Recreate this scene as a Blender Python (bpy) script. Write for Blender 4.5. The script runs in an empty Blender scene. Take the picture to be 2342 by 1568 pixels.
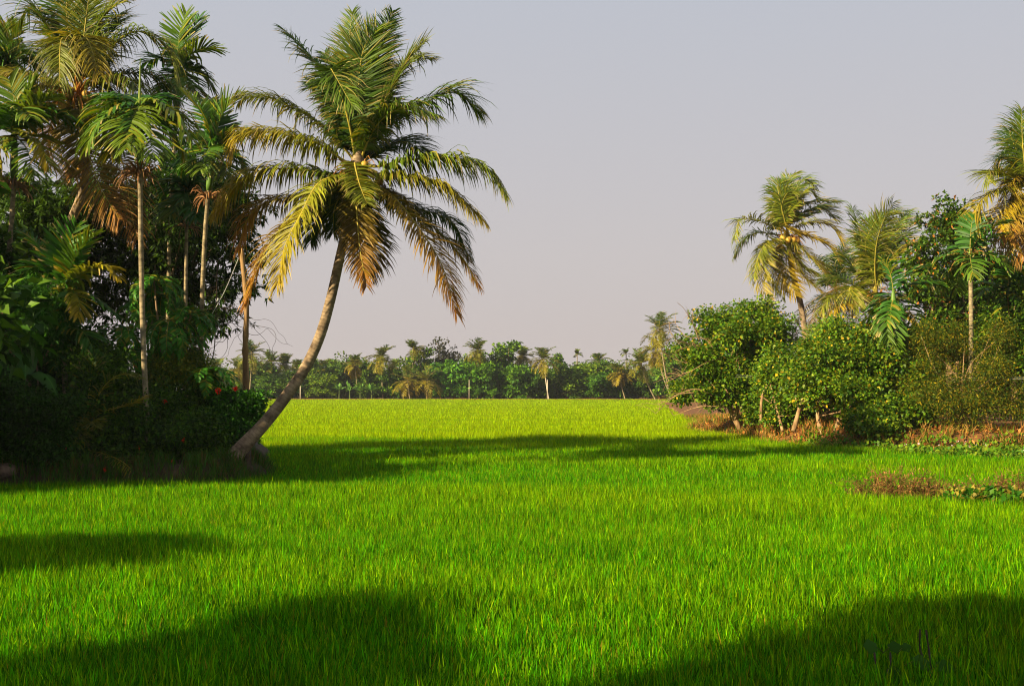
import bpy, math, random
import numpy as np
from math import radians, sin, cos, pi

SC = bpy.context.scene
COL = SC.collection
# ------------------------------------------------------------------ camera
TILT = radians(2.37)
CAMZ = 2.2
cam_d = bpy.data.cameras.new('camera'); cam = bpy.data.objects.new('camera', cam_d); COL.objects.link(cam)
cam.location = (0, 0, CAMZ); cam.rotation_euler = (radians(90) + TILT, 0, 0)
cam_d.lens = 38.6; cam_d.sensor_width = 36; cam_d.clip_end = 3000; cam_d.clip_start = 0.05
SC.camera = cam
# ------------------------------------------------------------------ sun and sky
SUN_EL = radians(27.5); AZ = radians(36)             # light travels along (cos AZ, sin AZ) over the ground
HAZE = 0.0002; SUN_S = 4.7; EXPO = 1.45; NISH = 0.05
sl = bpy.data.lights.new('sun', 'SUN'); sun = bpy.data.objects.new('sun', sl); COL.objects.link(sun)
sl.energy = SUN_S; sl.angle = radians(0.6); sl.color = (1.0, 0.83, 0.48)
from mathutils import Vector
ld = Vector((cos(AZ) * cos(SUN_EL), sin(AZ) * cos(SUN_EL), -sin(SUN_EL)))
sun.rotation_euler = ld.to_track_quat('-Z', 'Y').to_euler()
sun.location = (-40, -34, 40)
W = bpy.data.worlds.new('World'); SC.world = W; W.use_nodes = True
nt = W.node_tree; nt.nodes.clear()
wo = nt.nodes.new('ShaderNodeOutputWorld'); bg = nt.nodes.new('ShaderNodeBackground')
sky = nt.nodes.new('ShaderNodeTexSky'); sky.sky_type = 'NISHITA'; sky.sun_disc = False
sky.sun_elevation = SUN_EL; sky.sun_rotation = math.atan2(-cos(AZ), -sin(AZ))
sky.dust_density = 3.0; sky.air_density = 1.2; sky.ozone_density = 1.5; sky.altitude = 0
# hazy evening air: the clear sky is mostly veiled by pale grey haze, a little pinker towards the horizon
tc = nt.nodes.new('ShaderNodeTexCoord'); sep = nt.nodes.new('ShaderNodeSeparateXYZ')
nt.links.new(tc.outputs['Generated'], sep.inputs[0])
cr = nt.nodes.new('ShaderNodeValToRGB')
nt.links.new(sep.outputs['Z'], cr.inputs[0])
HZ = [(0.0, (0.60, 0.525, 0.51)), (0.12, (0.595, 0.55, 0.55)), (0.33, (0.535, 0.55, 0.605)), (1.0, (0.36, 0.42, 0.55))]
cr.color_ramp.elements[0].position = 0; cr.color_ramp.elements[1].position = 1
cr.color_ramp.elements[0].color = (*HZ[0][1], 1); cr.color_ramp.elements[1].color = (*HZ[3][1], 1)
for p, c in HZ[1:3]:
    e = cr.color_ramp.elements.new(p); e.color = (*c, 1)
K = 2 ** -EXPO
mulh = nt.nodes.new('ShaderNodeMix'); mulh.data_type = 'RGBA'; mulh.blend_type = 'MULTIPLY'; mulh.inputs[0].default_value = 1
nt.links.new(cr.outputs[0], mulh.inputs[6]); mulh.inputs[7].default_value = (K / NISH, K / NISH, K / NISH, 1)
mx = nt.nodes.new('ShaderNodeMix'); mx.data_type = 'RGBA'; mx.inputs[0].default_value = 0.94
nt.links.new(sky.outputs[0], mx.inputs[6]); nt.links.new(mulh.outputs[2], mx.inputs[7])
nt.links.new(mx.outputs[2], bg.inputs[0]); bg.inputs[1].default_value = NISH
nt.links.new(bg.outputs[0], wo.inputs[0])
SC.view_settings.view_transform = 'Standard'; SC.view_settings.look = 'None'
SC.view_settings.exposure = EXPO; SC.view_settings.gamma = 1
cy = SC.cycles
cy.max_bounces = 5; cy.diffuse_bounces = 3; cy.glossy_bounces = 2; cy.transmission_bounces = 3
cy.transparent_max_bounces = 4; cy.caustics_reflective = False; cy.caustics_refractive = False
SC.cycles.filter_width = 1.1
cy.use_denoising = True
try: cy.denoiser = 'OPENIMAGEDENOISE'
except Exception: pass
cy.use_adaptive_sampling = True; cy.adaptive_threshold = 0.006
cy.sample_clamp_indirect = 4.0

# ------------------------------------------------------------------ pixel helpers (photo measured at 2342 x 1568)
F = 2511.0
def P(u, v, D):
    cx = (u - 1171) / F; cyy = (784 - v) / F
    y = cos(TILT) - cyy * sin(TILT); z = sin(TILT) + cyy * cos(TILT)
    k = D / y
    return np.array([cx * k, D, CAMZ + z * k])
def gz(v, z):        # depth at which height z projects on row v
    cyy = (784 - v) / F
    y = cos(TILT) - cyy * sin(TILT); zz = sin(TILT) + cyy * cos(TILT)
    return (z - CAMZ) / zz * y

# ------------------------------------------------------------------ materials
def leafmat(name, rough=0.45, trans=0.35, spec=0.35, tint=(1, 1, 1), usecolor=False, tw=(1.5, 1.35, 0.7)):
    m = bpy.data.materials.new(name); m.use_nodes = True; n = m.node_tree; n.nodes.clear(); L = n.links.new
    out = n.nodes.new('ShaderNodeOutputMaterial'); pb = n.nodes.new('ShaderNodeBsdfPrincipled')
    tr = n.nodes.new('ShaderNodeBsdfTranslucent'); ms = n.nodes.new('ShaderNodeMixShader')
    at = n.nodes.new('ShaderNodeAttribute'); at.attribute_name = 'col'
    nz = n.nodes.new('ShaderNodeTexNoise'); nz.inputs['Scale'].default_value = 2.3; nz.inputs['Detail'].default_value = 3
    g = n.nodes.new('ShaderNodeNewGeometry'); L(g.outputs['Position'], nz.inputs['Vector'])
    mr = n.nodes.new('ShaderNodeMapRange'); mr.inputs[1].default_value = 0.3; mr.inputs[2].default_value = 0.7
    mr.inputs[3].default_value = 0.75; mr.inputs[4].default_value = 1.25; L(nz.outputs['Fac'], mr.inputs[0])
    vm = n.nodes.new('ShaderNodeVectorMath'); vm.operation = 'SCALE'; L(at.outputs['Color'], vm.inputs[0]); L(mr.outputs[0], vm.inputs['Scale'])
    vt = n.nodes.new('ShaderNodeVectorMath'); vt.operation = 'MULTIPLY'; L(vm.outputs[0], vt.inputs[0]); vt.inputs[1].default_value = tint
    src = vt.outputs[0]
    if usecolor:
        oi = n.nodes.new('ShaderNodeObjectInfo'); vo = n.nodes.new('ShaderNodeVectorMath'); vo.operation = 'MULTIPLY'
        L(src, vo.inputs[0]); L(oi.outputs['Color'], vo.inputs[1]); src = vo.outputs[0]
    L(src, pb.inputs['Base Color']); pb.inputs['Roughness'].default_value = rough
    pb.inputs['Specular IOR Level'].default_value = spec
    v2 = n.nodes.new('ShaderNodeVectorMath'); v2.operation = 'MULTIPLY'; L(src, v2.inputs[0]); v2.inputs[1].default_value = tw
    L(v2.outputs[0], tr.inputs['Color'])
    ms.inputs[0].default_value = trans; L(pb.outputs[0], ms.inputs[1]); L(tr.outputs[0], ms.inputs[2]); L(ms.outputs[0], out.inputs[0])
    return m
def solid(name, c1, c2, scale=6, rough=0.85, bump=0.4, spec=0.2, stretch=(1, 1, 1), ramp=(0.35, 0.65), ring=None, coord='Object'):
    m = bpy.data.materials.new(name); m.use_nodes = True; n = m.node_tree; L = n.links.new
    pb = n.nodes['Principled BSDF']; pb.inputs['Roughness'].default_value = rough; pb.inputs['Specular IOR Level'].default_value = spec
    t = n.nodes.new('ShaderNodeTexCoord'); mp = n.nodes.new('ShaderNodeMapping'); mp.inputs['Scale'].default_value = stretch
    L(t.outputs[coord], mp.inputs[0])
    nz = n.nodes.new('ShaderNodeTexNoise'); nz.inputs['Scale'].default_value = scale; nz.inputs['Detail'].default_value = 8; nz.inputs['Roughness'].default_value = 0.65
    L(mp.outputs[0], nz.inputs['Vector'])
    r = n.nodes.new('ShaderNodeValToRGB'); r.color_ramp.elements[0].position = ramp[0]; r.color_ramp.elements[1].position = ramp[1]
    r.color_ramp.elements[0].color = (*c1, 1); r.color_ramp.elements[1].color = (*c2, 1); L(nz.outputs['Fac'], r.inputs[0])
    col = r.outputs[0]; hgt = nz.outputs['Fac']
    if ring:                                          # leaf-scar rings along the trunk, distorted
        at = n.nodes.new('ShaderNodeAttribute'); at.attribute_name = 'len'
        ad = n.nodes.new('ShaderNodeMath'); ad.operation = 'MULTIPLY_ADD'; L(nz.outputs['Fac'], ad.inputs[0]); ad.inputs[1].default_value = ring * 0.9; L(at.outputs['Fac'], ad.inputs[2])
        dv = n.nodes.new('ShaderNodeMath'); dv.operation = 'DIVIDE'; L(ad.outputs[0], dv.inputs[0]); dv.inputs[1].default_value = ring
        fr = n.nodes.new('ShaderNodeMath'); fr.operation = 'FRACT'; L(dv.outputs[0], fr.inputs[0])
        rr = n.nodes.new('ShaderNodeValToRGB'); e = rr.color_ramp.elements
        e[0].position = 0.0; e[0].color = (0.5, 0.47, 0.45, 1); e[1].position = 0.22; e[1].color = (1, 1, 1, 1)
        L(fr.outputs[0], rr.inputs[0])
        mm = n.nodes.new('ShaderNodeMix'); mm.data_type = 'RGBA'; mm.blend_type = 'MULTIPLY'; mm.inputs[0].default_value = 0.7
        L(col, mm.inputs[6]); L(rr.outputs[0], mm.inputs[7]); col = mm.outputs[2]
        h2 = n.nodes.new('ShaderNodeMath'); h2.operation = 'ADD'; L(nz.outputs['Fac'], h2.inputs[0]); L(rr.outputs[0], h2.inputs[1]); hgt = h2.outputs[0]
    L(col, pb.inputs['Base Color'])
    bp = n.nodes.new('ShaderNodeBump'); bp.inputs['Strength'].default_value = bump; bp.inputs['Distance'].default_value = 0.03
    L(hgt, bp.inputs['Height']); L(bp.outputs[0], pb.inputs['Normal'])
    return m
M = {}
M['leaf'] = leafmat('leaf', rough=0.5, trans=0.26, spec=0.12)
M['glossy'] = leafmat('glossy_leaf', rough=0.5, trans=0.3, spec=0.2)
M['far_leaf'] = leafmat('far_leaf', rough=0.6, trans=0.2, spec=0.2, usecolor=True)
M['frond'] = leafmat('frond', rough=0.5, trans=0.25, spec=0.2)
M['rice'] = leafmat('rice', rough=0.6, trans=0.42, spec=0.03, tw=(1.7, 1.6, 0.3))
M['coco_bark'] = solid('coconut_bark', (0.07, 0.045, 0.03), (0.34, 0.245, 0.16), scale=4.5, ring=0.085, ramp=(0.32, 0.66), bump=0.5)
M['areca_bark'] = solid('areca_bark', (0.085, 0.07, 0.045), (0.32, 0.25, 0.155), scale=7, ring=0.13, ramp=(0.35, 0.6), bump=0.3)
M['bark'] = solid('bark', (0.10, 0.065, 0.04), (0.34, 0.23, 0.14), scale=9, stretch=(1, 1, 0.25))
M['pale_bark'] = solid('pale_bark', (0.16, 0.09, 0.045), (0.40, 0.26, 0.14), scale=8, stretch=(1, 1, 0.3))
M['pole_wood'] = solid('pole_wood', (0.09, 0.05, 0.025), (0.36, 0.22, 0.10), scale=10, stretch=(1, 1, 0.12))
M['shaft'] = solid('crownshaft', (0.05, 0.12, 0.02), (0.13, 0.22, 0.04), scale=3, rough=0.4, bump=0.05, stretch=(1, 1, 0.3))
M['nut'] = solid('coconut_husk', (0.30, 0.16, 0.02), (0.45, 0.30, 0.05), scale=5, rough=0.45, bump=0.1)
M['vine'] = solid('vine_bark', (0.03, 0.022, 0.015), (0.09, 0.06, 0.04), scale=9)
M['soil'] = solid('bank_soil', (0.022, 0.016, 0.008), (0.07, 0.045, 0.02), scale=3, bump=1.0)
M['red_soil'] = solid('dry_litter_soil', (0.05, 0.025, 0.010), (0.22, 0.095, 0.03), scale=5, bump=1.0)
M['mud'] = solid('paddy_mud', (0.02, 0.035, 0.008), (0.045, 0.07, 0.015), scale=1.5, bump=0.5, rough=0.7)
M['stem'] = solid('green_stem', (0.03, 0.06, 0.015), (0.10, 0.12, 0.03), scale=8)
M['pale_pole'] = solid('pale_pole', (0.35, 0.30, 0.24), (0.6, 0.52, 0.42), scale=4)
M['petal_red'] = solid('red_petal', (0.6, 0.02, 0.01), (0.8, 0.06, 0.02), scale=4, rough=0.5, bump=0.05)
M['wire'] = solid('wire', (0.25, 0.25, 0.26), (0.4, 0.4, 0.4), scale=4, rough=0.5, bump=0)
M['stone'] = solid('stone', (0.05, 0.035, 0.025), (0.18, 0.12, 0.08), scale=6, bump=0.6)

# ------------------------------------------------------------------ mesh collector
class Geo:
    def __init__(s): s.v = []; s.t = []; s.c = []; s.l = []; s.n = 0
    def add(s, V, T, C, Ln=None):
        V = np.asarray(V, np.float32).reshape(-1, 3); T = np.asarray(T, np.int64).reshape(-1, 3)
        C = np.asarray(C, np.float32)
        if C.ndim == 1: C = np.repeat(C[None], len(V), 0)
        s.v.append(V); s.t.append(T + s.n); s.c.append(C); s.l.append(np.zeros(len(V), np.float32) if Ln is None else np.asarray(Ln, np.float32)); s.n += len(V)
    def tube(s, pts, rad, col=(.3, .3, .3), seg=8, cap=True):
        pts = np.asarray(pts, float); k = len(pts); rad = np.broadcast_to(np.asarray(rad, float), (k,))
        T = np.gradient(pts, axis=0); T /= np.linalg.norm(T, axis=1)[:, None] + 1e-9
        ref = np.array([1., 0, 0]) if abs(T[0][0]) < .8 else np.array([0, 1., 0])
        V = []; n0 = ref
        for i in range(k):
            n0 = n0 - T[i] * n0.dot(T[i]); n0 = n0 / (np.linalg.norm(n0) + 1e-9); b = np.cross(T[i], n0)
            a = np.arange(seg) * 2 * pi / seg
            V.append(pts[i] + rad[i] * (np.cos(a)[:, None] * n0 + np.sin(a)[:, None] * b))
        V = np.concatenate(V); tr = []
        i, j = np.meshgrid(np.arange(k - 1), np.arange(seg), indexing='ij'); i = i.ravel(); j = j.ravel(); j2 = (j + 1) % seg
        a, b_, c, d = i * seg + j, i * seg + j2, (i + 1) * seg + j2, (i + 1) * seg + j
        tr = np.concatenate([np.stack([a, b_, c], 1), np.stack([a, c, d], 1)])
        dist = np.concatenate([[0], np.cumsum(np.linalg.norm(np.diff(pts, axis=0), axis=1))]); ln = np.repeat(dist, seg)
        if cap:
            V = np.concatenate([V, pts[:1], pts[-1:]]); n = k * seg; ln = np.concatenate([ln, [0, dist[-1]]])
            jj = np.arange(seg); tr = np.concatenate([tr, np.stack([np.full(seg, n), (jj + 1) % seg, jj], 1), np.stack([np.full(seg, n + 1), (k - 1) * seg + jj, (k - 1) * seg + (jj + 1) % seg], 1)])
        s.add(V, tr, col, ln)
    def ball(s, c, r, col=(.3, .3, .3), nu=8, nv=6, sq=1.15):
        th = np.linspace(0, pi, nv + 1); V = []; 
        for t in th:
            a = np.arange(nu) * 2 * pi / nu
            V.append(np.stack([np.cos(a) * sin(t), np.sin(a) * sin(t), np.full(nu, cos(t) * sq)], 1))
        V = np.concatenate(V) * r + np.asarray(c); tr = []
        for i in range(nv):
            for j in range(nu):
                a, b, cc, d = i * nu + j, i * nu + (j + 1) % nu, (i + 1) * nu + (j + 1) % nu, (i + 1) * nu + j
                tr += [(a, d, cc), (a, cc, b)]
        s.add(V, tr, col)
    def data(s, name, mat, smooth=False, org=None):
        V = np.concatenate(s.v).astype(np.float32); T = np.concatenate(s.t).astype(np.int32); C = np.concatenate(s.c).astype(np.float32); Ln = np.concatenate(s.l)
        if org is not None: V = V - np.asarray(org, np.float32)
        me = bpy.data.meshes.new(name); me.vertices.add(len(V)); me.vertices.foreach_set('co', V.ravel())
        me.loops.add(len(T) * 3); me.loops.foreach_set('vertex_index', T.ravel())
        me.polygons.add(len(T)); me.polygons.foreach_set('loop_start', np.arange(len(T), dtype=np.int32) * 3)
        me.polygons.foreach_set('loop_total', np.full(len(T), 3, np.int32))
        if smooth: me.polygons.foreach_set('use_smooth', np.ones(len(T), bool))
        me.update(calc_edges=True)
        a = me.attributes.new('col', 'FLOAT_COLOR', 'POINT'); a.data.foreach_set('color', np.concatenate([C, np.ones((len(C), 1), np.float32)], 1).ravel())
        if Ln.any():
            b = me.attributes.new('len', 'FLOAT', 'POINT'); b.data.foreach_set('value', Ln)
        me.materials.append(mat); return me
    def obj(s, name, mat, parent=None, smooth=False, org=None):
        o = bpy.data.objects.new(name, s.data(name, mat, smooth, org)); COL.objects.link(o)
        if parent is not None: o.parent = parent
        return o
def thing(name, label, cat, loc=(0, 0, 0), group=None):
    o = bpy.data.objects.new(name, None); COL.objects.link(o); o.location = [float(q) for q in loc]
    o['label'] = label; o['category'] = cat; o.empty_display_size = 0.3
    if group: o['group'] = group
    return o
def tag(o, label, cat=None, group=None, kind=None):
    if label: o['label'] = label
    if cat: o['category'] = cat
    if group: o['group'] = group
    if kind: o['kind'] = kind
    return o
def crom(ctrl, n):
    c = np.asarray(ctrl, float)
    c = np.concatenate([[2 * c[0] - c[1]], c, [2 * c[-1] - c[-2]]]); m = len(c) - 3
    t = np.linspace(0, m - 1e-6, n); i = t.astype(int); f = (t - i)[:, None]
    p0, p1, p2, p3 = c[i], c[i + 1], c[i + 2], c[i + 3]
    q = 0.5 * ((2 * p1) + (-p0 + p2) * f + (2 * p0 - 5 * p1 + 4 * p2 - p3) * f ** 2 + (-p0 + 3 * p1 - 3 * p2 + p3) * f ** 3)
    d = np.concatenate([[0], np.cumsum(np.linalg.norm(np.diff(q, axis=0), axis=1))])
    s = np.linspace(0, d[-1], n)
    return np.stack([np.interp(s, d, q[:, k]) for k in range(3)], 1)
def norm(a): return a / (np.linalg.norm(a, axis=-1, keepdims=True) + 1e-9)

# ------------------------------------------------------------------ palm fronds
GREEN = np.array((0.026, 0.066, 0.005)); GREEN2 = np.array((0.075, 0.125, 0.006)); YEL = np.array((0.30, 0.215, 0.010)); ORA = np.array((0.36, 0.155, 0.028)); BRN = np.array((0.30, 0.14, 0.05))
OLIVE = np.array((0.105, 0.125, 0.007)); AGREEN = np.array((0.025, 0.095, 0.006)); ALIME = np.array((0.105, 0.165, 0.008)); DRY = np.array((0.42, 0.28, 0.13))
PINK = np.array((0.50, 0.30, 0.2))
def frond_geo(g, ctrl, rng, L=1.0, n=80, w=0.045, droop=0.5, cols=(GREEN, GREEN), wind=(0, 0, 0), r0=0.035, K=4, vee=0.15, side=None, start=0.1, jit=0.12, rcol=None, tear=0.0, tipdry=0.15, blunt=0.0):
    pts = crom(ctrl, 28); total = np.linalg.norm(np.diff(pts, axis=0), axis=1).sum()
    T = norm(np.gradient(pts, axis=0))
    if rcol is None: rcol = (0.38, 0.31, 0.05)
    rr = np.linspace(1, 0.12, 28) ** 1.1 * r0
    rc = np.array(rcol)
    g.tube(pts, rr, rc, seg=5)
    chord = pts[-1] - pts[0]; ch = np.array([chord[0], chord[1], 0]); 
    if side is None:
        S0 = np.cross(norm(ch), [0, 0, 1.]) if np.linalg.norm(ch) > 0.15 * total else np.array([1., 0, 0])
    else: S0 = np.array([cos(side), sin(side), 0])
    S = norm(S0 - T * (T @ S0)[:, None]); N = norm(np.cross(S, T)); 
    N = np.where((N[:, 2:3] < 0) & (abs(T[:, 2:3]) < 0.9), N, N)
    if N[:, 2].mean() < 0: N = -N
    for sg in (-1, 1):
        t = np.linspace(start, 1, n) + rng.normal(0, 0.25 / n, n); t = np.clip(t, 0, 0.999)
        if tear > 0:
            keep = rng.random(n) > tear * np.clip((t - .3) * 1.5, 0, 1); t = t[keep]
        m = len(t); x = t * 27; i = x.astype(int); f = (x - i)[:, None]; j = np.minimum(i + 1, 27)
        p = pts[i] * (1 - f) + pts[j] * f; Tt = norm(T[i] * (1 - f) + T[j] * f); St = norm(S[i] * (1 - f) + S[j] * f) * sg; Nt = N[i]
        u = (t - start) / (1 - start)
        ll = L * (0.5 + 0.5 * np.sin(np.clip(u * 1.5 + 0.2, 0, 1) * pi * 0.5)) * (1 - 0.62 * np.clip((u - 0.55) / 0.45, 0, 1) ** 1.7) * (1 + rng.normal(0, jit, m))
        u = np.clip(u, 0, 1); fa = (0.25 + 0.75 * u ** 1.3)[:, None] * 0.95
        d = norm(St * (1.05 - 0.45 * fa) + Tt * fa + Nt * vee + rng.normal(0, jit * .6, (m, 3)))
        clump = rng.normal(0, 0.07, (m // 5 + 2))[np.arange(m) // 5][:, None]
        d = norm(d + clump * Nt + 0.5 * clump * Tt)
        wv = norm(Tt - d * (Tt * d).sum(1)[:, None] + Nt * rng.normal(0.25, 0.35, (m, 1)))
        step = (ll / K)[:, None]; cur = p; rows = []
        ws = [0.55, 1.0, 0.9, 0.6, 0.3][:K] if not blunt else [0.7, 1.0, 1.0, 0.9, .8][:K]
        dr = droop * (0.7 + 0.6 * rng.random((m, 1))); dr = np.where(rng.random((m, 1)) < .07, dr + 2.2, dr)
        tc_ = u[:, None] ** 1.3; c = cols[0] * (1 - tc_) + cols[1] * tc_
        c = c * (1 + rng.normal(0, 0.16, (m, 1))) ; mixr = (rng.random((m, 1)) < 0.12) * 0.5; c = c * (1 - mixr) + YEL * mixr
        cl = [c]
        Wd = w * (0.85 + 0.3 * rng.random((m, 1))) * (1 - 0.45 * u[:, None])
        for k in range(K):
            rows.append(cur - wv * Wd * ws[k] * .5); rows.append(cur + wv * Wd * ws[k] * .5)
            cur = cur + d * step
            d = norm(d + np.array([0, 0, -1.]) * dr * (1.1 / K) * (1 + .5 * k) + np.asarray(wind) * (1.5 / K))
            wv = norm(wv - d * (wv * d).sum(1)[:, None])
        if blunt:
            rows.append(cur - wv * Wd * blunt * .5); rows.append(cur + wv * Wd * blunt * .5)
        else: rows.append(cur)
        nv = len(rows); V = np.stack(rows, 1).reshape(-1, 3)
        tr = []
        for k in range((nv - 1) // 2 if not blunt else nv // 2 - 1):
            a = 2 * k
            if a + 3 < nv: tr += [(a, a + 1, a + 3), (a, a + 3, a + 2)]
            elif a + 2 < nv: tr += [(a, a + 1, a + 2)]
        tr = np.array(tr); TT = (np.arange(m)[:, None, None] * nv + tr[None]).reshape(-1, 3)
        cc = np.repeat(c[:, None], nv, 1); td = (rng.random((m, 1)) < tipdry)
        cc[:, -1] = np.where(td, DRY, cc[:, -1]); cc[:, -2] = np.where(td, (DRY + cc[:, -2]) / 2, cc[:, -2])
        g.add(V, TT, np.clip(cc, 0.003, 1).reshape(-1, 3))

def trunk_path(ctrl, r, n=40, ringamp=0.04, ring=0.16, seg=12, rng=None, flare=1.35):
    pts = crom(ctrl, n); g = Geo()
    return pts
def palm_trunk(parent, ctrl, r0, r1, mat, org, n=90, seg=12, flare=1.35, amp=0.015):
    pts = crom(ctrl, n); s = np.linspace(0, 1, n); rr = r0 + (r1 - r0) * s
    rr = rr * (1 + (flare - 1) * np.exp(-s * 14)); rr = rr * (1 + amp * np.where(np.arange(n) % 2, 1, -1) * (0.5 + 0.5 * np.random.RandomState(3).rand(n)))
    g = Geo(); g.tube(pts, rr, (.3, .25, .2), seg=seg); return g.obj('trunk', mat, parent, smooth=True, org=org)

def handpalm(name, label, base_ctrl, r0, r1, bark, crown, fronds, seed, L, n, w, kindrc=None, group=None, nuts=0, droop0=0.5, K=4, blunt=0.0, extra=None, r_rachis=.035, K2=None, flare=1.35, trunk=True, cat='palm tree', tipdry=.22, jit=.16):
    """fronds: list of dict(p=[(u,v)..], z=tip depth offset, c=(col0,col1), dr=droop, L=scale)"""
    rng = np.random.default_rng(seed); org = base_ctrl[0] if trunk else np.array(crown)
    t = thing(name, label, cat, org, group)
    if trunk: palm_trunk(t, base_ctrl, r0, r1, bark, org, flare=flare)
    cr_ = np.asarray(crown)
    D = cr_[1]
    for f in fronds:
        pp = f['p']; k = len(pp); ctrl = [cr_ + rng.normal(0, 0.03, 3)]
        st = 0
        for q, (u, v) in enumerate(pp):
            fr = (q + 1) / k
            ctrl.append(P(u, v, D + f.get('z', 0) * fr + f.get('zm', 0) * 4 * fr * (1 - fr)))
        g = Geo()
        frond_geo(g, ctrl, rng, L=L * f.get('L', 1), n=int(n * f.get('n', 1)), w=w, droop=f.get('dr', droop0), cols=f.get('c', (GREEN, GREEN)), wind=f.get('w', (0.0, 0, 0)),
                  r0=r_rachis, K=K, vee=f.get('vee', 0.15), side=f.get('side'), start=f.get('s', 0.14), rcol=f.get('rc', kindrc), tear=f.get('tear', .03), tipdry=f.get('td', tipdry), blunt=blunt, jit=jit)
        o = g.obj('frond', M['frond'], t, org=org)
        if f.get('lab'): o['label'] = f['lab']
    return t, org, rng

def coconuts(t, org, crown, rng, n, r=0.11, spread=0.42, dz=-0.35, bias=(0, -0.2)):
    for i in range(n):
        g = Geo(); a = rng.random() * 2 * pi
        g.ball(np.asarray(crown) + [cos(a) * spread * (0.6 + .5 * rng.random()) + bias[0], sin(a) * spread * (0.6 + .5 * rng.random()) + bias[1], dz + rng.normal(0, .12)], r * (0.8 + .4 * rng.random()))
        g.obj('coconut', M['nut'], t, smooth=True, org=org)
def fibres(t, org, crown, rng, n=70, R=0.55, col=(0.38, 0.18, 0.05), name='flower_stalks', dz=-.1, w=.012):
    g = Geo()
    for i in range(n):
        a = rng.random() * 2 * pi; e = rng.random() * 1.6 - .5; l = R * (0.5 + rng.random() * .8)
        p0 = np.asarray(crown) + [cos(a) * .12, sin(a) * .12, dz - .1 * rng.random()]
        d = np.array([cos(a) * cos(e), sin(a) * cos(e), sin(e)])
        pts = [p0, p0 + d * l * .5, p0 + d * l * .85 + [0, 0, -.25 * l], p0 + d * l + [0, 0, -.55 * l]]
        c = np.array(col) * (.6 + .8 * rng.random())
        g.tube(crom(pts, 5), [w * 1.4, w * 1.2, w, w * .8, w * .4], c, seg=4, cap=False)
    return g.obj(name, M['frond'], t, org=org)

# generic palm crown: local fronds along +X, several ages
def gen_frond(rng, elev, length, bend, **kw):
    n = 10; s = np.linspace(0, 1, n); pts = [np.zeros(3)]; e = elev
    for i in range(n - 1):
        e = e - bend * (0.5 + 1.0 * s[i]) / (n - 1)
        pts.append(pts[-1] + np.array([cos(e), 0, sin(e)]) * length / (n - 1))
    pts = np.array(pts); pts[:, 1] = rng.normal(0, .06) * length * s ** 2
    g = Geo(); frond_geo(g, pts, rng, **kw); return g
def genpalm(name, label, base_ctrl, r0, r1, bark, crown, nf, length, seed, L=0.8, n=50, w=0.05, K=3, droop=0.6, wind=(0, 0, 0), cold=None, group=None, nuts=0, elev=(80, -45), bend=(0.5, 1.5), blunt=0, shaft=0, fib=0, az0=None, r_rachis=.03, cat='palm tree', dead=0, single=False, sx=1.0, flare=1.3, seg=10):
    rng = np.random.default_rng(seed); org = base_ctrl[0]; t = thing(name, label, cat, org, group)
    palm_trunk(t, base_ctrl, r0, r1, bark, org, n=40 if single else 70, seg=6 if single else seg, flare=flare)
    cr_ = np.asarray(crown); G = Geo()
    for i in range(nf):
        q = i / max(1, nf - 1); el = radians(elev[0] + (elev[1] - elev[0]) * q ** 0.85) + rng.normal(0, .1)
        bd = bend[0] + (bend[1] - bend[0]) * rng.random() * (0.4 + .6 * q); az = (az0 or rng.random() * 6) + i * 2.399 + rng.normal(0, .15)
        c0, c1 = cold(q, rng) if cold else (GREEN * (1 - q) + OLIVE * q, GREEN2 * (1 - q) + YEL * q)
        n_ = 10; s = np.linspace(0, 1, n_); p = [np.zeros(3)]; e = el; ln = length * (0.8 + 0.25 * rng.random()) * (0.75 + .25 * min(1, q * 3))
        for k in range(n_ - 1):
            e = e - bd * (0.4 + 1.2 * s[k]) / (n_ - 1)
            if e < -1.5: e = -1.5
            p.append(p[-1] + np.array([cos(e) * cos(az), cos(e) * sin(az), sin(e)]) * ln / (n_ - 1))
        p = np.array(p) + cr_ + [0, 0, -0.25 * q]; p = p + np.asarray(wind) * (s[:, None] ** 2) * ln * .35
        g = G if single else Geo()
        frond_geo(g, p, rng, L=L, n=n, w=w, droop=droop * (.6 + .7 * q), cols=(c0, c1), wind=wind, r0=r_rachis, K=K, blunt=blunt, tipdry=.1, start=.13 if not shaft else .08,
                  rcol=(0.30, 0.25, 0.05) if rng.random() < .7 else (.34, .2, .05))
        if not single: g.obj('frond', M['frond'], t, org=org)
    if single: G.obj('crown', M['frond'], t, org=org)
    if nuts: coconuts(t, org, crown, rng, nuts)
    if fib: fibres(t, org, crown, rng, n=fib)
    if shaft:
        g = Geo(); tp = np.asarray(crown); g.tube(crom([tp + [0, 0, -shaft], tp + [0, 0, -shaft * .5], tp + [0, 0, .08]], 8), [r1 * 1.0, r1 * 1.5, r1 * 1.45, r1 * 1.3, r1 * 1.2, r1 * 1.0, r1 * .8, r1 * .5], seg=10)
        g.obj('crownshaft', M['shaft'], t, smooth=True, org=org)
    return t, org, rng

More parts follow.
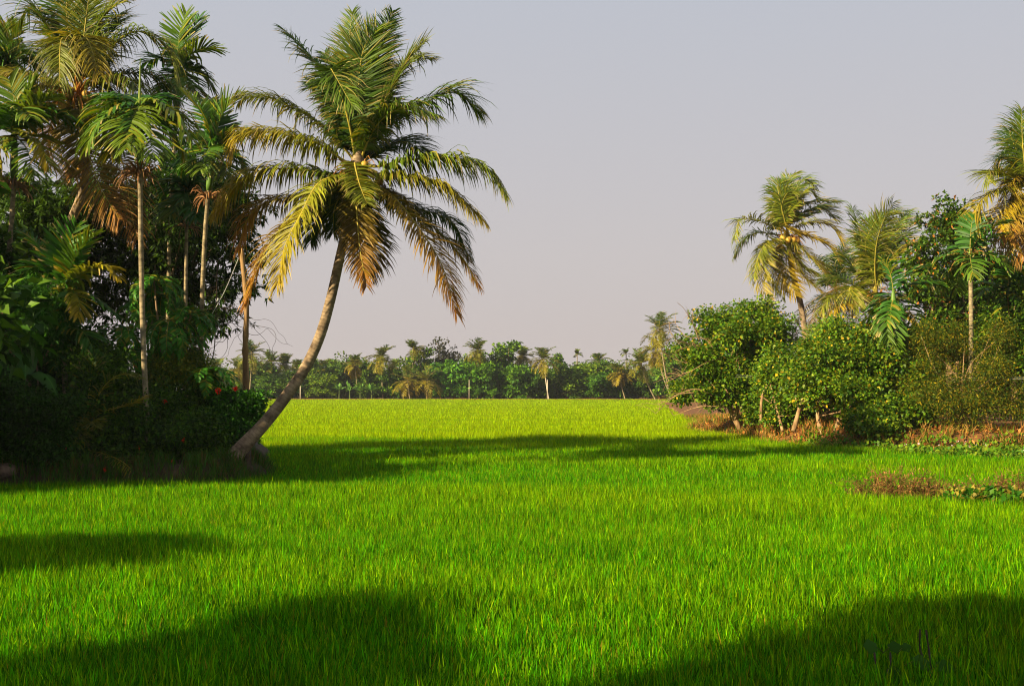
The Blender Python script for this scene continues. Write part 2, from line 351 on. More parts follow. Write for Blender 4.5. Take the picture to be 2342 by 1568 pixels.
# ------------------------------------------------------------------ leafy crowns
def leaves(g, C, dirs, rng, size, asp, cols, fold=0.25, mixw=None, jitc=0.18, tone=0.0, droop=0.0, seedtone=None):
    """C (n,3) base points, dirs (n,3) pointing direction; folded diamond leaf, 4 verts 2 tris"""
    n = len(C); s = size * (0.7 + 0.6 * rng.random((n, 1))); d = norm(dirs + np.array([0, 0, -droop]))
    r = norm(np.cross(d, norm(rng.normal(size=(n, 3)) + np.array([0, 0, 1.6])))); up = np.cross(r, d)
    tip = C + d * s + np.array([0, 0, -1]) * s * 0.12; mid = C + d * s * 0.45
    V = np.stack([C, mid + r * s * asp * .5 + up * s * fold * asp * .5, tip, mid - r * s * asp * .5 + up * s * fold * asp * .5], 1).reshape(-1, 3)
    T = (np.arange(n)[:, None, None] * 4 + np.array([(0, 1, 2), (0, 2, 3)])[None]).reshape(-1, 3)
    cols = np.array(cols); w = mixw if mixw is not None else np.full(len(cols), 1 / len(cols)); k = rng.choice(len(cols), n, p=np.array(w) / np.sum(w))
    c = cols[k] * (1 + rng.normal(0, jitc, (n, 1)))
    if seedtone is not None: c = c * seedtone
    g.add(V, T, np.clip(np.repeat(c, 4, 0), .002, 1))
def blob_points(rng, blobs, n, ncl, clr, surf=0.45, squash=1.0, bottom=True):
    """clumped points through ellipsoid blobs, biased towards the outside. returns points, outward directions, clump tone"""
    blobs = np.array(blobs, float); kids = []
    for b in blobs:
        for _ in range(9):
            d = norm(rng.normal(size=3)); q = rng.uniform(.18, .46); kids.append([*(b[:3] + d * b[3:6] * rng.uniform(.7, 1.12)), *(b[3:6] * q)])
    blobs[:, 3:6] *= .78; blobs = np.concatenate([blobs, kids]); vol = (blobs[:, 3] * blobs[:, 4] + blobs[:, 4] * blobs[:, 5] + blobs[:, 3] * blobs[:, 5]); vol /= vol.sum()
    k = rng.choice(len(blobs), ncl, p=vol); d = norm(rng.normal(size=(ncl, 3))); rad = rng.random((ncl, 1)) ** surf
    lump = 1 + 0.22 * np.sin(d[:, :1] * 5 + k[:, None]) * np.sin(d[:, 1:2] * 6 + 2 * k[:, None]) + rng.normal(0, .07, (ncl, 1))
    cc = blobs[k, :3] + d * rad * lump * blobs[k, 3:6]
    tone = 1 + rng.normal(0, .16, ncl)
    j = rng.integers(0, ncl, n); off = np.clip(rng.normal(size=(n, 3)), -1.7, 1.7) * clr * np.array([1, 1, .7])
    p = cc[j] + off; out = norm(off * 1.2 / clr + norm(cc[j] - blobs[k[j], :3]) * 1.0 + rng.normal(size=(n, 3)) * .5)
    return p, out, tone[j][:, None], cc
def broadleaf(name, label, cat, base, blobs, n, size, asp, cols, seed, mixw=None, clr=0.35, ncl=None, trunk=None, tr=0.12, bark='bark', limbs=14, group=None, mat='leaf', surf=.45, droop=0.1, whorl=0, gmin=0.0, limbr=.035, crown_name='crown', stems=None):
    rng = np.random.default_rng(seed); base = np.asarray(base, float); t = thing(name, label, cat, base, group)
    g = Geo(); ncl = ncl or max(20, n // 60)
    if whorl:
        p, out, tone, cc = blob_points(rng, blobs, n // whorl, ncl, clr, surf)
        pp = np.repeat(p, whorl, 0); o2 = norm(np.repeat(out, whorl, 0) * .55 + norm(rng.normal(size=(len(pp), 3))) * .9); tn = np.repeat(tone, whorl, 0)
    else:
        pp, out, tn, cc = blob_points(rng, blobs, n, ncl, clr, surf); o2 = norm(out + rng.normal(size=out.shape) * .6)
    ok = pp[:, 2] > base[2] + gmin; leaves(g, pp[ok], o2[ok], rng, size, asp, cols, mixw=mixw, droop=droop, seedtone=tn[ok])
    g.obj(crown_name, M[mat], t, org=base)
    B = np.array(blobs, float); g = Geo(); ctr = B[:, :3].mean(0)
    tops = trunk if trunk is not None else [base + [0, 0, -.2], base * .6 + ctr * .4, ctr]
    for tk in (stems or [tops]):
        tk = np.array(tk, float); pt = crom(tk, 14); g.tube(pt, np.linspace(tr, tr * .45, 14), (.3, .2, .1), seg=8)
        for i in range(max(1, limbs // len(stems or [1]))):
            q = rng.integers(4, 14); c = cc[rng.integers(0, len(cc))]; s = pt[q]; m = (s + c) / 2 + rng.normal(0, .15, 3) + [0, 0, -.1]
            g.tube(crom([s, m, c], 7), np.linspace(limbr, limbr * .25, 7), (.3, .2, .1), seg=5, cap=False)
    g.obj('trunk' if cat == 'tree' else 'branches', M[bark], t, smooth=True, org=base)
    return t
def blob(u, v, D, ru, rv, rd):
    p = P(u, v, D); k = D / F; return (*p, ru * k, rd, rv * k)

# ------------------------------------------------------------------ ground, banks
def sheet(name, xs, ys, zf, mat, label=None, kind='structure'):
    X, Y = np.meshgrid(xs, ys); Z = zf(X, Y); nx, ny = len(xs), len(ys)
    V = np.stack([X, Y, Z], -1).reshape(-1, 3); i, j = np.meshgrid(np.arange(ny - 1), np.arange(nx - 1), indexing='ij'); a = (i * nx + j).ravel()
    T = np.concatenate([np.stack([a, a + 1, a + nx + 1], 1), np.stack([a, a + nx + 1, a + nx], 1)])
    g = Geo(); g.add(V, T, (.3, .3, .3)); o = g.obj(name, mat, smooth=True); o['kind'] = kind
    if label: o['label'] = label
    return o
LB = np.array([(-60, 21.0), (-14, 21.3), (-10.2, 21.6), (-7.8, 22.3), (-6.2, 22.7), (-5.6, 23.6), (-5.6, 25.5), (-6.3, 28), (-7.5, 34), (-10, 42), (-20, 50), (-60, 55)], float)
RB = np.array([(8.6, 52), (9.3, 47), (9.8, 41), (10.3, 37), (11.4, 34.8), (14.0, 33.4), (18, 32.6), (60, 31), (90, 160), (22, 160), (15.5, 110), (10.5, 62)], float)
def sdist(X, Y, poly):      # >0 inside
    X = np.asarray(X, float); Y = np.asarray(Y, float); sh = X.shape; x = X.ravel(); y = Y.ravel(); ins = np.zeros(len(x), bool); dm = np.full(len(x), 1e9)
    for a, b in zip(poly, np.roll(poly, -1, 0)):
        c = ((a[1] > y) != (b[1] > y)); 
        with np.errstate(divide='ignore', invalid='ignore'):
            xi = (b[0] - a[0]) * (y - a[1]) / (b[1] - a[1] + 1e-12) + a[0]
        ins ^= c & (x < xi)
        e = b - a; t = np.clip(((x - a[0]) * e[0] + (y - a[1]) * e[1]) / (e @ e), 0, 1)
        dm = np.minimum(dm, np.hypot(x - a[0] - t * e[0], y - a[1] - t * e[1]))
    return np.where(ins, dm, -dm).reshape(sh)
def wob(X, Y, s=1.0):
    return (np.sin(X * 1.7 * s + np.sin(Y * 1.3 * s) * 1.4) + np.sin(Y * 2.1 * s + 1.7 * np.sin(X * .9 * s)) + .6 * np.sin(X * 4.7 * s + Y * 3.9 * s)) / 2.6
def bankz(poly, h, slope):
    def f(X, Y):
        d = sdist(X, Y, poly) + .18 * wob(X, Y, 1.5)
        return -0.35 + (h + .35) * np.clip(0.5 + d / slope, 0, 1) ** .7 + .07 * wob(X, Y, 2.3) * (d > -.4) + .02 * wob(X, Y, 7)
    return f
sheet('ground', np.array([-900, -300, -100, 0, 100, 300, 900.]), np.array([-300, -50, 0, 50, 150, 300, 1200.]), lambda X, Y: X * 0, M['mud'])
LBZ = bankz(LB, 0.62, .9); RB0 = bankz(RB, 0.8, 1.5); RBZ = lambda X, Y: RB0(X, Y) * np.where(RB0(X, Y) > 0, np.clip((64 - Y) / 14, .3, 1), 1)
sheet('left_bank', np.concatenate([np.linspace(-60, -16, 20), np.linspace(-15.5, -3.5, 90)]), np.linspace(20, 56, 150), LBZ, M['soil'])
sheet('right_bank', np.concatenate([np.linspace(7.5, 24, 110), np.linspace(25, 95, 30)]), np.concatenate([np.linspace(30, 62, 150), np.linspace(63, 162, 40)]), RBZ, M['red_soil'])
sheet('far_bank', np.linspace(-190, 190, 200), np.array([193, 194.5, 196, 198, 204, 230, 330.]), lambda X, Y: np.where(Y < 193.5, -.3, .38 + .12 * wob(X, Y, .3) + 0 * Y), M['red_soil'])

# ------------------------------------------------------------------ rice
def rice():
    rng = np.random.default_rng(11); g = Geo()
    PATCH = [(9.0 + 1.2, 21.3, 2.6, .75), (12.6, 20.2, 3.6, .8)]
    def field(n, d0, d1, dens, lod):
        # dens(D) blades per m2, sampled by rejection over a wedge a little wider than the view
        Dm = np.linspace(d0, d1, 60); wd = (0.5 * Dm * 0.95 * 1.18 + 1.5) * 2; f = dens(Dm) * wd; c = np.concatenate([[0], np.cumsum((f[1:] + f[:-1]) / 2 * np.diff(Dm))])
        N = int(c[-1]); nh = N // 7
        D = np.interp(rng.random(nh) * c[-1], c, Dm); X = (rng.random(nh) - .5) * 2 * (0.5 * D * 0.95 * 1.18 + 1.5)
        D = np.repeat(D, 7) ; X = np.repeat(X, 7); sp = .05 + .004 * D; D = D + rng.normal(0, 1, len(D)) * sp; X = X + rng.normal(0, 1, len(X)) * sp
        k = (sdist(X, D, LB) < -.15 + .25 * rng.random(len(D))) & (sdist(X, D, RB) < -.3 + .5 * rng.random(len(D)))
        # gaps where weeds and water plants stand
        e1 = ((X - 6.9) / 1.0) ** 2 + ((D - 19.5) / .7) ** 2 < 1 + .5 * rng.random(len(D)) - .25
        e2 = ((X - 9.9) / 2.5) ** 2 + ((D - 19.0) / .75) ** 2 < 1 + .5 * rng.random(len(D)) - .25
        e3 = (sdist(X, D, RB) > -4.0 * np.clip((X - 10) / 5, 0, 1)) & (D < 38) & (X > 10.2)
        k &= ~(e1 | e2 | e3)
        X = X[k]; D = D[k]; return X, D
    def grow(X, D, st, wscale, hmul=1.0):
        n = len(X); nz = wob(X * .12, D * .35) ; nz2 = wob(X * .5 + 9, D * .9)
        stripe = np.sin(D * 1.9 + 1.5 * wob(X * .05, D * .05)) * .5 + np.sin(D * .73 + X * .04) * .5
        h = (0.42 + .05 * nz + .03 * nz2 + .03 * stripe) * (1 - .55 * rng.random(n) ** 1.6 + rng.normal(0, .07, n)) * hmul
        strag = rng.random(n) < .004; h = np.where(strag, h * 1.3, h)
        a = rng.random(n) * 2 * pi; lean = np.abs(rng.normal(0, .16, n)); cv = np.abs(rng.normal(0, .16, n)); flop = rng.random(n) < .04; cv = np.where(flop, cv + .55, cv)
        b = rng.random(n) * pi; w = wscale * (0.7 + .6 * rng.random(n))
        dirv = np.stack([np.cos(a), np.sin(a)], 1); wv = np.stack([np.cos(b), np.sin(b), b * 0], 1)
        rows = []; 
        for s, ww in st:
            r = (lean * s + cv * s * s) * h; p = np.stack([X + dirv[:, 0] * r, D + dirv[:, 1] * r, h * s * (1 - .35 * cv * s)], 1)
            if ww > 0: rows += [p - wv * (w * ww * .5)[:, None], p + wv * (w * ww * .5)[:, None]]
            else: rows.append(p)
        nv = len(rows); V = np.stack(rows, 1).reshape(-1, 3); tr = []
        for q in range((nv - 1) // 2):
            A = 2 * q
            if A + 3 < nv: tr += [(A, A + 1, A + 3), (A, A + 3, A + 2)]
            else: tr.append((A, A + 1, A + 2))
        T = (np.arange(n)[:, None, None] * nv + np.array(tr)[None]).reshape(-1, 3)
        yel = np.clip(.20 + .22 * nz + (.30 * stripe + .25 * nz2) * (D > 36) + np.clip((D - 34) / 22, 0, .62) + rng.normal(0, .25, n), 0, 1)[:, None]
        c = np.array((0.036, 0.182, 0.0008)) * (1 - yel) + np.array((0.235, 0.33, 0.0008)) * yel
        c *= np.clip(np.exp(rng.normal(-.08, .5, (n, 1))), .15, 2.2); dry = (rng.random(n) < .02) & (h < .4); c[dry] = np.array((.28, .21, .02)); 
        cc = np.repeat(c[:, None], nv, 1); tipy = rng.random(n) < .08; cc[tipy, -1] = (.34, .36, .01)
        g.add(V, T, np.clip(cc, .0005, 1).reshape(-1, 3))
    X, D = field(0, 4.6, 13, lambda d: 2900 + 0 * d, 0); grow(X, D, [(.3, 1), (.6, 1), (.82, .8), (1, 0)], .009 + 0 * D)
    X, D = field(0, 13, 34, lambda d: 2900 * (13 / d) ** 1.3, 0); grow(X, D, [(.3, 1), (.7, .85), (1, 0)], .009 * (D / 13) ** .8)
    X, D = field(0, 34, 194, lambda d: 620 * (34 / d) ** 1.85, 0); grow(X, D, [(.15, 1), (1, 0)], .021 * (D / 34) ** .95, 1.05)
    o = g.obj('rice_crop', M['rice']); tag(o, 'bright green young rice covering the whole field', 'rice', kind='stuff'); return o
rice()

exec_hero = True
# ------------------------------------------------------------------ hero leaning coconut palm
def c3(*q): return [(522 + .4702 * a, .4702 * b) for a, b in q]
HB = [P(528, 1052, 24.5), P(558, 1018, 24.55), P(610, 962, 24.65), P(662, 895, 24.75), P(703, 832, 24.85), P(733, 765, 24.8), P(756, 685, 24.8), P(776, 595, 24.8), P(793, 515, 24.8), P(812, 400, 24.8)]
GY = (GREEN2, OLIVE); YY = (OLIVE, YEL); YO = (YEL * .8, ORA); OB = (OLIVE * .8, BRN); DG = (GREEN, GREEN); DO = (GREEN, ORA * .8)
hero = [
 dict(p=c3((630, 620), (632, 450), (655, 250), (722, 135)), z=.9, dr=.12, c=(GREEN, GREEN2), side=0.05, L=.95, n=1.3, s=.2),
 dict(p=c3((612, 620), (590, 400), (590, 200), (603, 60)), z=1.6, dr=.15, c=(GREEN, GREEN2), side=-.2, L=.62),
 dict(p=c3((650, 620), (700, 400), (755, 180), (800, 55)), z=1.2, dr=.22, c=DG, side=.2, L=.62),
 dict(p=c3((590, 650), (520, 420), (395, 270), (275, 150)), z=.8, dr=.45, c=DG, L=.85, tear=.3),
 dict(p=c3((596, 640), (555, 480), (500, 340), (520, 370), (612, 530)), z=-1.2, dr=.7, c=(GREEN, GREEN2), L=.7),
 dict(p=c3((680, 640), (770, 470), (870, 300), (955, 205)), z=.6, dr=.3, c=(GREEN, OLIVE), L=.85, tear=.2),
 dict(p=c3((700, 600), (780, 420), (870, 300), (995, 285)), z=1.6, dr=.45, c=(GREEN, OLIVE), L=.7),
 dict(p=c3((680, 680), (800, 560), (960, 500), (1100, 445), (1222, 545)), z=1.0, dr=.7, c=(GREEN, GREEN2), L=1.1),
 dict(p=c3((690, 660), (760, 570), (860, 525), (1000, 560)), z=-.9, dr=.9, c=(GREEN2, GREEN2), L=.8),
 dict(p=c3((740, 730), (860, 690), (965, 752)), z=2.0, dr=.6, c=DG, L=.8),
 dict(p=c3((720, 810), (880, 778), (1100, 768), (1240, 815), (1342, 932)), z=-.3, dr=1.4, c=(GREEN2, OLIVE * 1.4), L=.95),
 dict(p=c3((720, 850), (850, 855), (1050, 905), (1235, 1068)), z=-.6, dr=1.2, c=(OLIVE * 1.2, YEL), L=.85),
 dict(p=c3((690, 880), (800, 955), (920, 1100), (1040, 1290), (1108, 1520)), z=-1.3, dr=.6, c=(YEL * .75, ORA * .9), L=.8, n=1.2, tear=.2),
 dict(p=c3((740, 920), (920, 1010), (1090, 1080), (1168, 1245)), z=1.6, dr=1.0, c=DG, L=.68),
 dict(p=c3((760, 960), (980, 1090), (1130, 1240), (1218, 1392)), z=.9, dr=.8, c=(GREEN, ORA * .6), L=.66),
 dict(p=c3((616, 800), (640, 900), (675, 990)), z=-1.9, dr=.45, c=(OLIVE, OLIVE), L=.5),
 dict(p=c3((618, 900), (626, 1030), (638, 1190), (672, 1392)), z=-.9, dr=.6, c=(OLIVE * .5, ORA * .8), L=.58, tear=.25, side=.1),
 dict(p=c3((620, 930), (660, 1080), (700, 1200), (690, 1340)), z=.9, dr=.7, c=(GREEN, BRN * .6), L=.7, side=.1),
 dict(p=c3((560, 850), (440, 890), (355, 1040), (275, 1200), (240, 1392)), z=-1.5, dr=.7, c=(OLIVE * 1.5, YEL), L=.82, n=1.2),
 dict(p=c3((560, 890), (400, 1010), (200, 1190), (82, 1480)), z=-.3, dr=.7, c=(OLIVE, ORA * 1.2), L=.8, tear=.15),
 dict(p=c3((540, 900), (420, 940), (180, 985), (85, 1080), (55, 1210)), z=.8, dr=1.0, c=(GREEN, ORA), L=.8),
 dict(p=c3((540, 850), (300, 820), (90, 855), (-60, 1035)), z=.2, dr=1.3, c=(GREEN2, YEL), L=.95),
 dict(p=c3((560, 780), (420, 690), (180, 640), (60, 660), (20, 745)), z=-.6, dr=1.2, c=(OLIVE * 1.3, YEL), L=.95),
 dict(p=c3((580, 740), (440, 600), (240, 490), (100, 470), (55, 495)), z=.5, dr=1.0, c=(OLIVE, OLIVE), L=.85),
 dict(p=c3((600, 700), (560, 560), (470, 420), (400, 430)), z=1.6, dr=.5, c=DG, L=.8),
 dict(p=c3((590, 900), (520, 1000), (510, 1130)), z=.6, dr=.6, c=(GREEN, GREEN), L=.7),
 dict(p=c3((560, 870), (500, 960), (420, 1090), (400, 1180)), z=.9, dr=.7, c=DG, L=.7),
 dict(p=c3((650, 640), (700, 560), (730, 420), (740, 300)), z=1.8, dr=.3, c=DG, L=.8, side=.3),
 dict(p=c3((600, 640), (560, 520), (520, 350), (470, 260)), z=1.3, dr=.35, c=DG, L=.62, side=-.1),
]
hc = P(818, 378, 24.8)
t, org, rng = handpalm('coconut_palm', 'tall coconut palm whose curved trunk leans out over the rice from the left bank', HB, .145, .095, M['coco_bark'], hc, hero, 5, 1.06, 165, .043, flare=1.45)
coconuts(t, org, hc, rng, 7, r=.10, spread=.4, dz=-.3, bias=(.1, -.2)); fibres(t, org, hc, rng, 60, .6)
g = Geo(); g.tube(crom([hc + [0, 0, -.35], hc + [0, 0, .1], hc + [.02, 0, .55]], 8), [.17, .2, .19, .17, .14, .11, .08, .04], (.25, .15, .07), seg=8); g.obj('crown_heart', M['coco_bark'], t, smooth=True, org=org)

# ------------------------------------------------------------------ left coconut palm
def c1(*q): return [(.3526 * a, .3526 * b) for a, b in q]
LCB = [P(30, 960, 27.5), P(55, 915, 27.5), P(85, 830, 27.5), P(108, 690, 27.5), P(128, 620, 27.5), P(155, 525, 27.5), P(185, 450, 27.5), P(196, 380, 27.5), P(190, 300, 27.5), P(176, 225, 27.5)]
lc = P(177, 205, 27.5)
left = [
 dict(p=c1((490, 450), (445, 200), (432, 20), (450, -180)), z=.8, dr=.25, c=DG, side=0, L=1.0),
 dict(p=c1((440, 480), (340, 220), (210, 45), (90, 180)), z=.4, dr=.75, c=(GREEN2, GREEN2), L=.95),
 dict(p=c1((540, 480), (610, 220), (710, 60), (830, 0)), z=.8, dr=.35, c=GY, L=1.0),
 dict(p=c1((520, 470), (555, 150), (590, -120)), z=.2, dr=.35, c=GY, side=.2, L=.9),
 dict(p=c1((510, 470), (480, 200), (410, 60), (330, -60)), z=1.2, dr=.35, c=DG, side=.1, L=.9),
 dict(p=c1((640, 460), (760, 270), (900, 205), (1080, 300), (1140, 480)), z=.6, dr=1.0, c=GY, L=1.0),
 dict(p=c1((640, 520), (800, 480), (1000, 490), (1150, 645)), z=1.0, dr=1.1, c=DG, L=.9),
 dict(p=c1((640, 540), (740, 515), (870, 535), (960, 700)), z=-.8, dr=1.2, c=(OLIVE, GREEN2), L=.95),
 dict(p=c1((480, 450), (440, 280), (395, 270), (385, 560)), z=-1.2, dr=.9, c=(OLIVE, OLIVE), L=.8),
 dict(p=c1((510, 430), (500, 260), (570, 260), (640, 480)), z=-1.3, dr=.9, c=(OLIVE, YEL * .8), L=.85),
 dict(p=c1((400, 550), (200, 490), (0, 480), (-140, 530)), z=.2, dr=1.1, c=(OLIVE, YEL), L=.9),
 dict(p=c1((420, 590), (300, 550), (190, 600), (130, 700)), z=-1.2, dr=1.0, c=YY, L=.8),
 dict(p=c1((520, 700), (545, 900), (640, 1190), (775, 1425)), z=-1.0, dr=.35, c=(OLIVE * .7, ORA * .85), L=.95, side=.15),
 dict(p=c1((600, 680), (720, 860), (810, 1110), (845, 1350), (890, 1550)), z=-.4, dr=.5, c=(OLIVE * .6, ORA * .6), L=.85, side=.1),
 dict(p=c1((510, 700), (500, 900), (480, 1140)), z=-.2, dr=.5, c=(OLIVE, ORA), L=.7),
 dict(p=c1((420, 640), (330, 800), (300, 1000)), z=.6, dr=.7, c=(OLIVE * .6, BRN), L=.7),
 dict(p=c1((600, 640), (700, 640), (780, 760), (800, 900)), z=1.2, dr=.8, c=DG, L=.7),
 dict(p=c1((470, 470), (380, 330), (250, 330), (180, 480)), z=1.3, dr=.8, c=DG, L=.8),
 dict(p=c1((560, 470), (660, 330), (700, 180), (760, 100)), z=1.5, dr=.5, c=DG, L=.9),
]
t, org, rng = handpalm('coconut_palm', 'tallest coconut palm at the left edge, crown cut by the top of the photo', LCB, .14, .10, M['coco_bark'], lc, left, 6, 1.08, 115, .042, K=4)
coconuts(t, org, lc, rng, 6, r=.09, spread=.35, dz=-.3); fibres(t, org, lc, rng, 110, .75, col=(.45, .2, .04))

# ------------------------------------------------------------------ areca palms on the left bank
AL = (AGREEN, ALIME); AG = (AGREEN, AGREEN); AY = (ALIME, YEL)
def areca(label, trunk, crown, fronds, seed, r=.062, L=.62, n=26, w=.075, spear=None, shaft=1.0, skirt=0, kw={}):
    t, org, rng = handpalm('areca_palm', label, trunk, r, r * .8, M['areca_bark'], crown, fronds, seed, L * 1.12, int(n * 1.7), w * .85, blunt=.45, K=3, droop0=.45, r_rachis=.022, kindrc=(.14, .2, .03), flare=1.15, tipdry=.12, jit=.1, **kw)
    tp = np.asarray(crown)
    if shaft:
        dn = norm(np.asarray(trunk[-2]) - tp) * shaft
        g = Geo(); g.tube(crom([tp + dn, tp + dn * .5, tp - dn * .05], 8), np.array([1.0, 1.35, 1.4, 1.35, 1.25, 1.1, .9, .6]) * r, seg=10); g.obj('crownshaft', M['shaft'], t, smooth=True, org=org)
    if spear:
        g = Geo(); sp = P(*spear, tp[1]); g.tube(crom([tp, (tp + sp) / 2, sp], 6), [.035, .032, .028, .022, .014, .003], (.2, .26, .05), seg=6); g.obj('spear_leaf', M['frond'], t, org=org)
    if skirt: fibres(t, org, tp + norm(np.asarray(trunk[-2]) - tp) * shaft * 1.0, rng, skirt, .4, col=(.28, .14, .06), name='flower_stalks')
    return t
areca('areca palm with pale straight trunk and spear leaf in front of the left grove',
  [P(337, 1010, 24.0), P(333, 900, 24.0), P(327, 760, 24.0), P(323, 600, 24.0), P(321, 450, 24.0), P(320, 330, 24.0), P(318, 245, 24.0)], P(319, 250, 24.0), [
  dict(p=c1((870, 660), (760, 640), (650, 720), (590, 870)), z=.2, dr=.9, c=AL, L=1.05),
  dict(p=c1((860, 670), (740, 700), (640, 800), (560, 960)), z=-.7, dr=.9, c=AL),
  dict(p=c1((940, 660), (1060, 680), (1170, 760), (1240, 900)), z=-.4, dr=.9, c=(ALIME, ALIME), L=1.15),
  dict(p=c1((950, 680), (1060, 760), (1130, 860), (1190, 990)), z=.5, dr=.9, c=AL),
  dict(p=c1((900, 690), (870, 740), (830, 840), (820, 960)), z=-1.2, dr=.6, c=(ALIME, ALIME), L=1.1),
  dict(p=c1((915, 690), (930, 780), (970, 900), (990, 1010)), z=-1.0, dr=.6, c=AL, L=1.05),
  dict(p=c1((890, 650), (800, 620), (720, 660), (700, 760)), z=1.2, dr=.7, c=AG),
  dict(p=c1((930, 650), (1010, 630), (1090, 690), (1110, 800)), z=1.3, dr=.7, c=AG),
  dict(p=c1((880, 700), (790, 780), (740, 880), (720, 1000)), z=.6, dr=.7, c=(AGREEN, OLIVE))],
  21, spear=(321, 132), shaft=1.25, skirt=70)
areca('areca palm with stiff upright fronds beside the leaning coconut palm',
  [P(461, 930, 27), P(460, 780, 27), P(464, 640, 27), P(470, 520, 27), P(478, 430, 27), P(487, 340, 27)], P(489, 345, 27), [
  dict(p=c1((1420, 800), (1470, 700), (1560, 640)), z=.2, dr=.15, c=AL, L=1.15, vee=.4),
  dict(p=c1((1360, 820), (1300, 720), (1220, 640)), z=.4, dr=.15, c=AL, L=1.1, vee=.4),
  dict(p=c1((1450, 900), (1560, 860), (1700, 880)), z=0, dr=.5, c=AL),
  dict(p=c1((1440, 960), (1530, 1010), (1600, 1140)), z=.2, dr=.6, c=(AGREEN, ALIME)),
  dict(p=c1((1330, 930), (1240, 980), (1170, 1090)), z=.1, dr=.6, c=AG),
  dict(p=c1((1320, 900), (1230, 880), (1160, 930)), z=.6, dr=.5, c=AG),
  dict(p=c1((1370, 950), (1340, 1000), (1300, 1100)), z=-1.0, dr=.5, c=AL),
  dict(p=c1((1400, 860), (1380, 760), (1370, 660)), z=1.2, dr=.2, c=AG, side=.1),
  dict(p=c1((1400, 970), (1450, 1040), (1480, 1150)), z=-.8, dr=.5, c=(AGREEN, OLIVE))], 22, shaft=1.0, skirt=50)
areca('areca palm with the highest crown of its kind, trunk far back in the grove',
  [P(383, 950, 30), P(384, 760, 30), P(386, 640, 30), P(389, 500, 30), P(398, 350, 30), P(408, 200, 30)], P(410, 165, 30), [
  dict(p=c1((1155, 380), (1165, 220), (1210, 80)), z=.3, dr=.12, c=AL, L=.95, vee=.3),
  dict(p=c1((1170, 380), (1230, 220), (1295, 110)), z=.7, dr=.15, c=AG, L=.9),
  dict(p=c1((1190, 400), (1280, 325), (1410, 310)), z=-.1, dr=.35, c=(ALIME, ALIME)),
  dict(p=c1((1200, 430), (1290, 450), (1375, 560)), z=.3, dr=.5, c=AL),
  dict(p=c1((1180, 450), (1240, 540), (1330, 680)), z=-.3, dr=.4, c=(ALIME, ORA * .7)),
  dict(p=c1((1130, 420), (1030, 380), (930, 410)), z=.2, dr=.5, c=AG),
  dict(p=c1((1140, 470), (1100, 540), (1060, 640)), z=.4, dr=.5, c=AG),
  dict(p=c1((1180, 440), (1210, 520), (1220, 620)), z=-.9, dr=.4, c=AL)], 23, shaft=1.1, skirt=30)
areca('small shaded areca palm whose dark crown hangs between two taller areca trunks',
  [P(423, 930, 29), P(424, 760, 29), P(425, 640, 29), P(427, 520, 29), P(428, 470, 29)], P(428, 455, 29), [
  dict(p=c1((1210, 1200), (1140, 1180), (1060, 1260)), z=0, dr=.5, c=AG),
  dict(p=c1((1220, 1200), (1290, 1190), (1340, 1290)), z=0, dr=.5, c=AG),
  dict(p=c1((1215, 1180), (1190, 1090), (1150, 1020)), z=.3, dr=.4, c=AG),
  dict(p=c1((1220, 1190), (1260, 1100), (1290, 1060)), z=.3, dr=.4, c=AG),
  dict(p=c1((1205, 1250), (1140, 1300), (1100, 1400)), z=-.7, dr=.5, c=(AGREEN, ALIME)),
  dict(p=c1((1215, 1250), (1240, 1330), (1280, 1420)), z=-.7, dr=.5, c=AG)], 24, r=.055, shaft=.6, skirt=20)
areca('areca palm at the far left edge, drooping bright fronds above a shaggy flower skirt',
  [P(8, 930, 26), P(10, 780, 26), P(16, 640, 26), P(27, 500, 26), P(32, 400, 26), P(33, 310, 26)], P(33, 305, 26), [
  dict(p=c1((70, 840), (20, 740), (-50, 690)), z=.1, dr=.4, c=AL),
  dict(p=c1((90, 820), (90, 640), (60, 520)), z=.4, dr=.3, c=AL, side=.1),
  dict(p=c1((110, 820), (170, 640), (220, 540)), z=.2, dr=.4, c=AL, L=1.1),
  dict(p=c1((130, 820), (240, 680), (330, 620)), z=-.3, dr=.7, c=(ALIME, ALIME)),
  dict(p=c1((140, 840), (300, 740), (510, 790)), z=.2, dr=.7, c=AG, L=1.1),
  dict(p=c1((130, 880), (240, 900), (330, 1080)), z=-.5, dr=.5, c=(ALIME, YEL * .9), L=1.1),
  dict(p=c1((120, 900), (180, 980), (220, 1150)), z=-.9, dr=.4, c=AL),
  dict(p=c1((60, 890), (10, 950), (-40, 1080)), z=-.4, dr=.5, c=AY),
  dict(p=c1((70, 820), (130, 700), (200, 760)), z=-1.2, dr=.7, c=AL),
  dict(p=c1((50, 850), (-60, 800), (-140, 860)), z=.3, dr=.5, c=AG)], 25, shaft=1.1, skirt=70, r=.066)
areca('areca palm crown poking in at the upper left corner above the other areca',
  [P(-48, 930, 29), P(-40, 640, 29), P(-28, 400, 29), P(-14, 200, 29)], P(-10, 165, 29), [
  dict(p=c1((20, 380), (60, 250), (110, 170)), z=-.2, dr=.2, c=AL),
  dict(p=c1((0, 360), (20, 240), (40, 150)), z=.3, dr=.2, c=AL, side=.1),
  dict(p=c1((40, 400), (150, 330), (230, 380)), z=.1, dr=.5, c=AL),
  dict(p=c1((50, 430), (170, 400), (290, 500)), z=.3, dr=.6, c=AG, L=1.1),
  dict(p=c1((20, 450), (90, 480), (130, 560)), z=-.5, dr=.5, c=AG),
  dict(p=c1((-60, 420), (-150, 380), (-240, 450)), z=.2, dr=.5, c=AG)], 26, shaft=.9)
def c2(*q): return [(.4114 * a, 491 + .4114 * b) for a, b in q]
